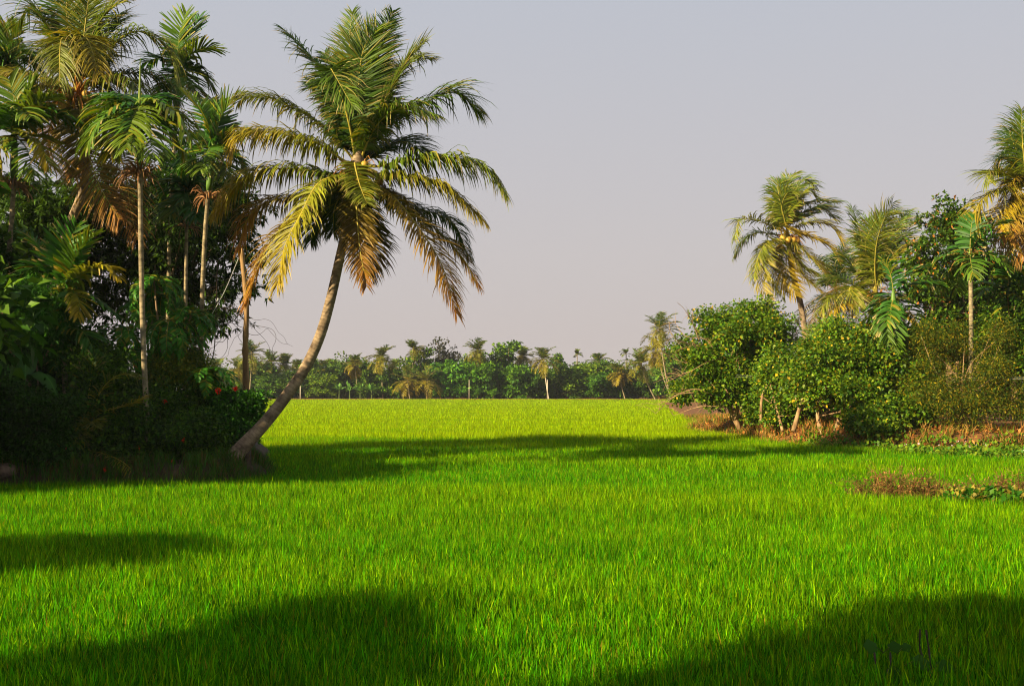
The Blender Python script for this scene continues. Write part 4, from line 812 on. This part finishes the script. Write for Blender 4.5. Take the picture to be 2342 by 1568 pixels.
RDF = rfr([(((2290, 140), (2200, 85), (2080, 88), (2095, 150)), 'o'), (((2290, 200), (2180, 205), (2050, 270), (1985, 390), (2030, 450)), 'y'), (((2300, 260), (2200, 330), (2145, 450), (2190, 560), (2260, 625)), 'Y'), (((2340, 300), (2305, 400), (2300, 550), (2345, 700)), 'r'),
  (((2310, 150), (2250, 150), (2250, 220), (2300, 280)), 'Y'), (((2330, 120), (2250, 10), (2170, -10), (2150, 60)), 'd'), (((2350, 60), (2330, -150), (2325, -370)), 'g'), (((2370, 60), (2400, -150), (2440, -330)), 'g'), (((2400, 120), (2500, 20), (2620, 40)), 'g'),
  (((2420, 200), (2540, 200), (2660, 320)), 'y'), (((2420, 260), (2520, 340), (2580, 520)), 'y'), (((2390, 300), (2440, 450), (2450, 620)), 'r'), (((2340, 40), (2270, -120), (2230, -220)), 'd'), (((2370, 300), (2370, 460), (2400, 640)), 'r'), (((2340, 280), (2250, 420), (2230, 560)), 'r')], 9, 1.3)
for f in RDF: f['w'] = (.08, 0, 0)
t, org, rng = handpalm('coconut_palm', 'coconut palm cut by the right edge with hanging golden fronds', rtrunk([(2390, 930), (2380, 700), (2368, 550), (2358, 450)], 38), .17, .13, M['coco_bark'], P(2353, 436, 38), RDF, 104, 1.0, 115, .045, K=4)
coconuts(t, org, P(2353, 440, 38), rng, 5, r=.12); fibres(t, org, P(2353, 440, 38), rng, 30, .6)
genpalm('coconut_palm', 'darker coconut palm half hidden between the two big windblown palms', rtrunk([(1925, 930), (1925, 850), (1918, 740), (1912, 670)], 62), .16, .12, M['coco_bark'], P(1910, 655, 62), 22, 4.0, 103, L=.9, n=50, w=.055, wind=WND, cold=lambda q, r: (GREEN, GREEN * (1 - q) + BRN * .6 * q), fib=20)
t, org, rng = genpalm('coconut_palm', 'short young coconut palm whose yellow fronds spread behind the first shrub of the right bank', rtrunk([(1850, 960), (1852, 900), (1855, 830)], 44), .14, .12, M['coco_bark'], P(1855, 815, 44), 14, 2.5, 105, L=.75, n=50, w=.05, wind=(.3, 0, 0), cold=coldR, elev=(82, -10))
def coldA(q, rng): return (AGREEN, AGREEN * (1 - q) + ALIME * q)
AK = dict(blunt=.6, K=3, bend=(.7, 1.6), cold=coldA, cat='palm tree', r_rachis=.022, flare=1.1)
genpalm('areca_palm', 'slender areca palm with a straight brown trunk in front of the orange-leaved tree', rtrunk([(2222, 950), (2221, 850), (2221, 740), (2220, 640)], 37), .085, .07, M['areca_bark'], P(2219, 575, 37), 9, 1.9, 106, L=.65, n=26, w=.08, shaft=1.0, fib=24, wind=(.25, 0, 0), elev=(80, -20), **AK)
genpalm('areca_palm', 'areca palm with pale trunk and fronds drooping over the broad rounded bush', rtrunk([(2040, 960), (2044, 860), (2045, 780), (2044, 700)], 37.5), .1, .08, M['areca_bark'], P(2043, 668, 37.5), 9, 1.9, 107, L=.7, n=26, w=.08, shaft=.7, wind=(.25, 0, -.1), elev=(85, -70), **AK)
genpalm('areca_palm', 'areca palm at right among the foliage, right of the slender trunked one', rtrunk([(2306, 950), (2306, 850), (2305, 760), (2305, 700)], 39), .085, .07, M['areca_bark'], P(2305, 655, 39), 9, 1.8, 108, L=.65, n=24, w=.08, shaft=.8, wind=(.2, 0, 0), elev=(80, -30), **AK)

# dry litter, water plants, weeds
def scatter_obj(name, label, cat, gen, mat, kind='stuff'):
    g = Geo(); gen(g); o = g.obj(name, M[mat]); tag(o, label, cat, kind=kind); return o
def litter(g):
    rng = np.random.default_rng(50); n = 60000; X = rng.uniform(8.3, 26, n); Y = rng.uniform(31, 66, n); d = sdist(X, Y, RB); k = (d > -.45) & (d < 4.5); X = X[k]; Y = Y[k]
    Z = RBZ(X, Y) + .04; C = np.stack([X, Y, Z], 1); leaves(g, C, norm(rng.normal(size=(len(C), 3)) * [1, 1, .7] + [0, 0, .35]), rng, .16, .35, [np.array((.46, .18, .035)), np.array((.32, .12, .03)), np.array((.48, .25, .07)), np.array((.10, .05, .02)), np.array((.07, .10, .012))])
scatter_obj('dry_litter', 'orange dry leaves and straw covering the right bank under the bushes', 'leaf litter', litter, 'leaf')
def tufts(g, X, Y, Zf, rng, h, col, w=.012, nb=14, lean=.5):
    n = len(X); X = np.repeat(X, nb) + rng.normal(0, .05, n * nb); Y = np.repeat(Y, nb) + rng.normal(0, .05, n * nb); Z = Zf(X, Y); m = len(X)
    a = rng.random(m) * 2 * pi; hh = h * (.5 + rng.random(m) * .8); ln = rng.random(m) * lean; b = rng.random(m) * pi
    base = np.stack([X, Y, Z], 1); mid = base + np.stack([np.cos(a) * hh * ln * .4, np.sin(a) * hh * ln * .4, hh * .6], 1); tip = base + np.stack([np.cos(a) * hh * ln * 1.1, np.sin(a) * hh * ln * 1.1, hh * (1 - .3 * ln)], 1)
    wv = np.stack([np.cos(b), np.sin(b), b * 0], 1) * w
    V = np.stack([base - wv, base + wv, mid - wv * .8, mid + wv * .8, tip], 1).reshape(-1, 3); T = (np.arange(m)[:, None, None] * 5 + np.array([(0, 1, 3), (0, 3, 2), (2, 3, 4)])[None]).reshape(-1, 3)
    col = np.array(col); c = col[rng.integers(0, len(col), m)] * (1 + rng.normal(0, .2, (m, 1))); g.add(V, T, np.clip(np.repeat(c, 5, 0), .003, 1))
def straw(g):
    rng = np.random.default_rng(51); n = 6000; X = rng.uniform(8.0, 26, n); Y = rng.uniform(31, 75, n); d = sdist(X, Y, RB); k = (d > -.6) & (d < 3.2); tufts(g, X[k], Y[k], RBZ, rng, .36, [(.42, .2, .06), (.33, .13, .035), (.22, .16, .03), (.07, .13, .01), (.09, .15, .012)], w=.012, lean=1.2)
scatter_obj('dry_grass', 'dry straw tufts along the edge of the right bank', 'grass', straw, 'leaf')
def lgrass(g):
    rng = np.random.default_rng(52); n = 2600; X = rng.uniform(-15, -4.6, n); Y = rng.uniform(20.5, 27, n); d = sdist(X, Y, LB); k = (d > -.5) & (d < .9)
    tufts(g, X[k], Y[k], LBZ, rng, .3, [(.03, .11, .006), (.03, .08, .006), (.05, .12, .006), (.10, .07, .02)], w=.008, lean=.9)
scatter_obj('bank_grass', 'rough grass along the foot of the left bank', 'grass', lgrass, 'leaf')
def hyacinth(g):
    rng = np.random.default_rng(53); n = 22000; X = rng.uniform(9.8, 22, n); Y = rng.uniform(29, 38, n); d = sdist(X, Y, RB); w_ = 4.0 * np.clip((X - 9.8) / 5, .12, 1); k = (d < .35) & (d > -w_); X = X[k]; Y = Y[k]
    Z = np.maximum(.2, RBZ(X, Y)) + .24 * rng.random(len(X)) + .08 * wob(X * 2, Y * 2); C = np.stack([X, Y, Z], 1)
    leaves(g, C, norm(rng.normal(size=(len(C), 3)) + [0, 0, .9]), rng, .12, .75, [np.array((.05, .15, .008)), np.array((.10, .20, .01)), np.array((.16, .22, .012))])
    tufts(g, X[::9], Y[::9], lambda x, y: 0 * x, rng, .4, [(.05, .14, .01), (.2, .2, .03)], w=.01, nb=5)
    m = rng.choice(len(X), 46); leaves(g, np.repeat(C[m] + [0, 0, .12], 5, 0) + rng.normal(0, .03, (230, 3)), norm(rng.normal(size=(230, 3)) + [0, 0, 1]), rng, .045, .9, [np.array((.6, .48, .6))])
scatter_obj('water_plants', 'carpet of water hyacinth with pale lilac flowers along the right bank', 'water plants', hyacinth, 'leaf')
def weed_patch(label, cx, cyy_, rx, ry, n, h, seed, col=((.15, .07, .025), (.24, .12, .04), (.10, .06, .02), (.12, .12, .015))):
    rng = np.random.default_rng(seed); g = Geo(); org = np.array([cx, cyy_, 0.])
    for i in range(n):
        r = np.sqrt(rng.random()); a = rng.random() * 2 * pi; p = np.array([cx + cos(a) * r * rx, cyy_ + sin(a) * r * ry, .05]); hh = h * rng.uniform(.5, 1.1) * (1 - .45 * r)
        d = np.array([rng.normal(0, .25), rng.normal(0, .25), 1]); tp = p + d * hh; c = np.array(col[rng.integers(0, len(col))]); g.tube([p, (p + tp) / 2, tp], [.008, .006, .003], c, seg=4, cap=False)
        for k in range(9):
            s = p + d * hh * rng.uniform(.4, 1); e = s + rng.normal(0, .11, 3) + [0, 0, .06]; g.tube([s, e], [.005, .002], c * 1.2, seg=3, cap=False)
            leaves(g, np.array([e, s]), norm(rng.normal(size=(2, 3))), rng, .05, .4, [c * 1.3])
    o = g.obj('dry_weeds', M['leaf'], org=org); o.location = org.tolist(); tag(o, label, 'weeds'); return o
weed_patch('reddish brown dry weed clump standing alone in the rice at right', 6.85, 19.4, .95, .5, 170, .78, 54)
weed_patch('reddish brown dry weed clump at the right edge with one tall spike', 9.3, 19.8, 1.5, .4, 170, .7, 55)
weed_patch('low dry brown weeds at the right edge in front of the leafy water plants', 9.2, 17.6, .8, .25, 90, .4, 57)
def darkleaf(g):
    rng = np.random.default_rng(56); n = 3400; X = rng.uniform(7.3, 12, n); Y = 18.6 + rng.normal(0, .3, n); C = np.stack([X, Y, .22 + .26 * rng.random(n)], 1)
    leaves(g, C, norm(rng.normal(size=(n, 3)) + [0, -.2, .7]), rng, .12, .6, [np.array((.025, .10, .006)), np.array((.06, .15, .008)), np.array((.25, .2, .03))])
    tufts(g, X[::6], Y[::6], lambda x, y: 0 * x, rng, .4, [(.3, .14, .05), (.15, .1, .03)], w=.008, nb=6)
scatter_obj('leafy_water_weeds', 'patch of glossy broad leaves in the rice at the right edge', 'water plants', darkleaf, 'leaf')
# foreground broken-stemmed plants
def stalk_plant(label, stems, lvs, D, seed):
    rng = np.random.default_rng(seed); p0 = P(stems[0][0][0], stems[0][0][1], D); p0[2] = 0; t = thing('weed_plant', label, 'plant', p0)
    for st in stems:
        g = Geo(); pts = [P(u, v, D + rng.normal(0, .04)) for u, v in st]; pts[0][2] = -.02; pts = crom(pts, 14); rr = np.full(14, .0055); rr[::3] *= 1.5; g.tube(pts, rr, (.3, .2, .1), seg=7); g.obj('stem', M['vine'], t, smooth=True, org=p0)
    for (u, v, s, a, e) in lvs:
        g = Geo(); c = P(u, v, D - .05); d = np.array([cos(a) * cos(e), -.25, sin(a)]); d = d / np.linalg.norm(d); sd = norm(np.cross(d, [0.1, -.75, .65])); up = np.cross(sd, d)
        th = np.linspace(-pi, pi, 19)[:-1]; rad = s * (0.62 + .10 * np.cos(th * 5) + .16 * np.cos(th)); V = [c + d * 0]
        for q, r in zip(th, rad): V.append(c + d * s * .5 + d * r * cos(q) + sd * r * sin(q) * .95 - up * (abs(sin(q)) * r * .25) - np.array([0, 0, .2 * r * max(0, cos(q))]))
        T = [(0, i, i + 1) for i in range(1, 18)] + [(0, 18, 1)]
        V[0] = c + d * s * .5; g.add(V, T, np.array((.03, .085, .010)) * (1 + .4 * rng.random())); g.tube([c - d * s * .5 - [0, 0, .03], c + d * s * .2], [.004, .003], (.08, .1, .03), seg=4); g.obj('leaf', M['rice'], t, org=p0)
stalk_plant('broad-leaved weed with broken upright stems in the shade at bottom right, two bare tips', [[(2130, 1600), (2126, 1540), (2105, 1490), (2104, 1438)], [(2134, 1600), (2130, 1530), (2125, 1490), (2118, 1440)]],
  [(2085, 1510, .085, .1, .2), (2140, 1520, .09, 0, -.1), (2060, 1535, .08, 2.9, .2), (2160, 1570, .06, .3, .3)], 7.6, 61)
stalk_plant('broad-leaved weed left of its bare-tipped neighbour in the shade at bottom right', [[(2005, 1600), (2004, 1545), (2000, 1490)], [(2040, 1600), (2038, 1540), (2036, 1490)], [(2030, 1600), (2030, 1530)]],
  [(2008, 1478, .085, 2.9, .3), (2030, 1480, .07, .3, .3), (2060, 1482, .055, .4, .3), (1965, 1560, .09, 2.8, 0), (2050, 1560, .11, -.2, .1), (2000, 1560, .09, .2, 0)], 7.6, 62)
# thin overhead wires crossing the right bank
for k, (v0, v1, lb) in enumerate([(852, 862, 'upper of two thin slack wires crossing the right bushes'), (856, 866, 'lower of two thin slack wires crossing the right bushes')]):
    a = P(1560, v0, 47); b = P(2420, v1, 33.5); g = Geo(); m = (a + b) / 2 + [0, 0, -.15]; g.tube(crom([a, m, b], 20), .0035, seg=4); o = g.obj('overhead_wire', M['wire'], org=a); o.location = a.tolist(); tag(o, lb, 'wire', 'thin wires over the right bank')

# ------------------------------------------------------------------ far tree line
FARC = [np.array((.07, .135, .008)), np.array((.13, .19, .010)), np.array((.035, .08, .008))]
def far_variant(seed, blobs, n, size=.42, cols=FARC, sparse=False):
    rng = np.random.default_rng(seed); g = Geo(); p, out, tn, cc = blob_points(rng, blobs, n, max(40, n // (14 if sparse else 26)), .042 if not sparse else .035, .4)
    k = p[:, 2] > .02; leaves(g, p[k], norm(out + rng.normal(size=out.shape) * .5)[k], rng, size / 7.5, .8, cols, seedtone=tn[k], droop=.2)
    me = g.data('crown', M['far_leaf']); b = Geo(); b.tube([(0, 0, 0), (.01, 0, .3), (0, 0, .6)], [.03, .025, .012], seg=6)
    for i in range(10):
        c = cc[rng.integers(0, len(cc))]; b.tube(crom([(0, 0, .25), c * .5 + [0, 0, .12], c], 5), np.linspace(.014, .004, 5), seg=4, cap=False)
    return me, b.data('trunk', M['bark'])
# unit trees: height 1, base at the origin
FV = [far_variant(201, [(0, 0, .62, .36, .36, .34), (-.2, 0, .4, .26, .26, .26), (.22, .1, .42, .25, .25, .27), (0, -.1, .2, .35, .3, .18)], 6500),
      far_variant(202, [(0, 0, .7, .26, .26, .28), (-.12, 0, .42, .3, .3, .26), (.15, 0, .3, .3, .3, .25), (.1, -.1, .12, .34, .3, .12)], 6500),
      far_variant(203, [(-.18, 0, .6, .27, .27, .3), (.22, 0, .55, .3, .3, .32), (0, 0, .75, .22, .22, .22), (0, -.1, .25, .42, .3, .24)], 7000),
      far_variant(204, [(0, 0, .55, .45, .4, .4), (.1, -.1, .2, .45, .35, .2)], 7000),
      far_variant(205, [(-.1, 0, .8, .2, .2, .16), (.15, 0, .65, .22, .22, .16), (-.2, 0, .55, .18, .18, .14), (.05, 0, .45, .2, .2, .12)], 1800, .36, [np.array((.06, .055, .03)), np.array((.035, .04, .02))], True),
      far_variant(206, [(0, 0, .65, .3, .3, .3)], 3000)]
FT = [ # u, vtop, width(px), D, variant, colour, label
 (497, 862, 60, 196, 1, (1.6, 1.35, .9), 'pale yellow-green far tree at the left end, behind the rounded bush'),
 (548, 858, 55, 205, 0, (1.3, 1.2, .9), 'light green far tree just left of the bare pole'),
 (598, 842, 66, 204, 2, (.75, .95, 1), 'dark blue-green far tree just right of the bare pole'),
 (612, 866, 60, 199, 3, (.9, 1.1, 1.0), 'low bushy far tree at the field edge, first right of the bare pole'),
 (655, 857, 76, 200, 0, (.75, .9, .9), 'dark far tree left of where the leaning trunk crosses the tree line'),
 (716, 838, 66, 203, 1, (1.0, 1.05, .9), 'green far tree right beside the leaning trunk'),
 (742, 866, 60, 199, 3, (1.3, 1.25, .9), 'low yellow-green far tree left of the banana clump'),
 (778, 842, 64, 206, 2, (.8, .9, .9), 'dark far tree behind the banana clump, left one'),
 (812, 818, 76, 210, 0, (.65, .95, .8), 'smooth dark far dome rising behind the banana clump'),
 (842, 850, 58, 201, 1, (.9, 1.0, .9), 'green far tree under the palm right of the banana clump'),
 (892, 850, 66, 201, 3, (.75, .9, .9), 'dark far tree left of the two low spreading palms'),
 (965, 800, 70, 207, 1, (1.1, 1.25, .9), 'tall light green far tree behind the two low spreading palms'),
 (1016, 770, 72, 212, 4, (1.0, 1.0, 1.0), 'sparse brownish far tree with open crown, highest left of centre'),
 (1040, 822, 84, 199, 3, (.85, 1.3, 1.1), 'rounded bright green far tree right of the two low spreading palms'),
 (1090, 812, 66, 205, 2, (.9, 1.05, .8), 'green far tree under the yellowish palm left of the tallest tree'),
 (1098, 836, 62, 199, 0, (1.05, 1.4, 1.0), 'light green far tree in front, left of the tallest tree'),
 (1158, 784, 96, 206, 1, (1.0, 1.15, .8), 'tallest far tree of the centre, peaked leafy crown'),
 (1130, 842, 60, 202, 2, (.7, .9, .7), 'dark far tree at the left foot of the tallest one'),
 (1186, 834, 76, 199, 0, (.95, 1.3, 1.0), 'green far tree at the right foot of the tallest one'),
 (1222, 856, 50, 199, 3, (.7, .95, .9), 'low dark far tree beside the white trunked palm'),
 (1278, 818, 56, 206, 1, (.65, .9, .7), 'dark knobbly far tree right of the white trunked palm'),
 (1296, 852, 70, 200, 2, (1.0, 1.1, .8), 'olive far tree between the white trunked palm and the palm cluster'),
 (1340, 828, 86, 203, 0, (1.25, 1.2, .8), 'wide yellow-green far tree left of the right palm cluster'),
 (1370, 862, 62, 199, 3, (.75, 1.1, .9), 'low rounded far tree left of the drooping golden palm'),
 (1398, 842, 60, 205, 2, (.8, 1.0, .9), 'dark far tree behind the drooping golden palm'),
 (1442, 850, 70, 201, 0, (.65, .85, .85), 'dark blue-green far tree right of the drooping golden palm'),
 (1490, 858, 66, 200, 3, (.9, 1.1, .8), 'far tree under the leaning palms near the right bank'),
 (1545, 800, 90, 190, 2, (.9, 1.1, .9), 'big green far tree half hidden by the right bank bushes'),
 (1505, 835, 60, 207, 1, (.8, .95, .9), 'far tree between the leaning palms and the right bank'),
 (1247, 862, 46, 202, 1, (.8, 1.0, .8), 'small far tree directly behind the white trunked palm'),
 (935, 862, 50, 203, 2, (.65, .85, .8), 'dark far tree between the two low spreading palms'),
 (1128, 888, 24, 197, 5, (1.2, 1.6, 1.0), 'small round bright sapling at the far field edge, right of its twin'),
 (1092, 888, 22, 197, 5, (1.0, 1.4, 1.0), 'small round sapling at the far field edge, left of the brighter one'),
]
rf = np.random.default_rng(77)
for u, vt, wd, D, k, colr, lab in FT:
    vt = vt - (16 if vt > 835 and k != 5 else 6 if vt > 805 and k != 5 else 0); b = P(u, 900, D); b[2] = .3; top = P(u, vt, D)[2]; h = top - b[2]; wx = wd * D / F * 1.45
    t = thing('broadleaf_tree' if k != 5 else 'sapling', lab, 'tree', b, 'broadleaf trees of the far tree line')
    for nm, me in (('crown', FV[k][0]), ('trunk', FV[k][1])):
        o = bpy.data.objects.new(nm, me); COL.objects.link(o); o.parent = t; o.color = (*colr, 1)
    t.scale = (wx, wx, h); t.rotation_euler = (0, 0, rf.random() * 6.28)
# denser wood behind, one mass
def wood(g):
    rng = np.random.default_rng(78); nb = 90; X = np.linspace(-95, 95, nb) + rng.normal(0, 1, nb); bl = [(x, 222 + rng.normal(0, 5), 2.9 + rng.random(), 3.2, 3, 2.9 + 1.8 * rng.random()) for x in X]
    p, out, tn, cc = blob_points(rng, bl, 60000, 3600, .5, .35); leaves(g, p, norm(out + rng.normal(size=out.shape) * .5), rng, .5, .8, FARC, seedtone=tn * .8, droop=.2)
scatter_obj('far_woodland', 'unbroken low wood closing the gaps behind the far tree line', 'woodland', wood, 'far_leaf')
FP = [ # u, v crown, frond px, D, base u, label, dry
 (576, 806, 30, 196, 570, 'far coconut palm right behind the bare pole', .3), (545, 842, 24, 200, 552, 'far coconut palm with yellow fronds left of the bare pole', .7), (620, 826, 26, 204, 622, 'far coconut palm, left one of the pair between pole and leaning trunk', .2),
 (652, 832, 24, 206, 655, 'far coconut palm, right one of the pair between pole and leaning trunk', .2), (498, 838, 22, 210, 500, 'far coconut palm partly behind the hanging vines', .3), (684, 838, 18, 215, 684, 'far palm top just left of the leaning trunk', .5),
 (735, 840, 18, 214, 735, 'far palm top just right of the leaning trunk', .9), (760, 838, 18, 216, 760, 'small far palm top between the leaning trunk and the orange-fronded palm', .4), (812, 832, 22, 200, 822, 'far coconut palm with orange fronds in front of the smooth dark dome', 1.0), (872, 814, 30, 198, 876, 'tall far coconut palm with pale trunk above the banana clump', .6),
 (944, 797, 22, 206, 946, 'far coconut palm left of the sparse brown tree, small high crown', .4), (932, 868, 34, 196, 938, 'low spreading far palm, left of its twin at the field edge', .9), (978, 866, 36, 195.5, 976, 'low spreading far palm with wide yellow crown at the field edge', .7),
 (1093, 800, 28, 200, 1094, 'far coconut palm with golden skirt between the sparse tree and the tallest tree', .6), (1244, 820, 30, 196, 1255, 'far coconut palm with long white leaning trunk standing in front of the wood', .6), (1320, 808, 10, 214, 1320, 'tiny far areca palm top poking above the wood', 0),
 (1367, 826, 20, 212, 1368, 'dark far palm top left of the right palm cluster', .1), (1416, 850, 26, 197, 1430, 'far coconut palm with drooping golden fronds', 1.0), (1432, 806, 12, 208, 1432, 'small dark far areca top left of the leaning palms', 0), (1466, 830, 36, 180, 1500, 'far coconut palm leaning left over the field edge near the right bank', .5),
 (1508, 748, 40, 165, 1535, 'tallest of the far palms, thin curved trunk beside the right bank', .5), (1502, 798, 34, 172, 1538, 'far coconut palm just beneath the tallest leaning one', .9), (1196, 812, 20, 210, 1200, 'far palm fronds at the right shoulder of the tallest tree', .6), (905, 838, 18, 212, 905, 'far palm top right of the tall pale-trunked one', .6)]
for i, (u, v, r, D, bu, lab, dry) in enumerate(FP):
    cr_ = P(u, v, D); b = P(bu, 900, D); b[2] = .2; q = (b + cr_) / 2 + [(cr_[0] - b[0]) * .12, 0, 0]
    ar = 'areca' in lab
    genpalm('areca_palm' if ar else 'coconut_palm', lab, [b, q, cr_], .11, .085, M['areca_bark' if 'white' not in lab else 'pale_pole'], cr_, 22 if not ar else 9, r * D / F * 1.45, 300 + i, L=1.1 if not ar else .5, n=24, w=.15, K=2, wind=(.22, 0, 0), single=True, group='palms of the far tree line',
        cold=lambda q, rg, dry=dry: (GREEN * 1.1 * (1 - q) + (OLIVE * (1 - dry) + YEL * dry) * q, GREEN2 * (1 - q * dry) + YEL * q * dry * .9 + OLIVE * .0), elev=(80, -50 if not ar else 0))
for i, (u, lab) in enumerate([(776, 'far banana clump, leftmost plant'), (800, 'far banana clump, second plant with the tallest upright leaf'), (824, 'far banana clump, third plant'), (850, 'far banana clump, rightmost plant under the tall pale-trunked palm')]):
    D = 196.3; b = P(u, 905, D); b[2] = .2; rb = np.random.default_rng(500 + i); tp = P(u, 893, D); ls = []
    for k in range(9):
        a = rb.random() * 6.28; l = rb.uniform(1.3, 2.2); e = rb.uniform(.3, 1.35); d = np.array([cos(a) * cos(e), sin(a) * cos(e), sin(e)]); ls.append([tp, tp + d * l * .5, tp + d * l + [0, 0, -.5 * cos(e)]])
    banana('banana_plant', lab, b, ls, 510 + i, group='banana plants at the far field edge', col=(.08, .17, .03), wmax=.32, stemr=.14)
for u, v0, v1, D, r, lab in [(687, 876, 908, 195, .09, 'thin pale pole at the far field edge right of the leaning trunk'), (1073, 868, 910, 195, .06, 'thin pole at the far field edge left of the two saplings'), (1252, 868, 912, 195, .08, 'short white pole just left of the white leaning palm trunk'), ]:
    b = P(u, v1, D); b[2] = 0; tp = P(u, v0, D); g = Geo(); g.tube([b, (b + tp) / 2, tp], [r, r, r * .8], seg=6); o = g.obj('field_pole', M['pale_pole'], org=b); o.location = b.tolist(); tag(o, lab, 'pole')

# ------------------------------------------------------------------ thin evening haze
hm = bpy.data.materials.new('haze_air'); hm.use_nodes = True; n = hm.node_tree; n.nodes.clear(); o_ = n.nodes.new('ShaderNodeOutputMaterial'); pv = n.nodes.new('ShaderNodeVolumePrincipled')
pv.inputs['Color'].default_value = (.82, .86, .95, 1); pv.inputs['Density'].default_value = HAZE; pv.inputs['Anisotropy'].default_value = .2; n.links.new(pv.outputs[0], o_.inputs['Volume'])
x0, x1, y0, y1, z0, z1 = -905, 905, -305, 1205, -1.5, 20
V = [(x, y, z) for x in (x0, x1) for y in (y0, y1) for z in (z0, z1)]
me = bpy.data.meshes.new('haze'); me.from_pydata(V, [], [(0, 1, 3, 2), (4, 6, 7, 5), (0, 4, 5, 1), (2, 3, 7, 6), (0, 2, 6, 4), (1, 5, 7, 3)]); me.materials.append(hm)
if HAZE > 0:
    ho = bpy.data.objects.new('haze', me); COL.objects.link(ho); ho['kind'] = 'stuff'; ho['label'] = 'thin evening haze filling the air over the field'; ho['category'] = 'haze'
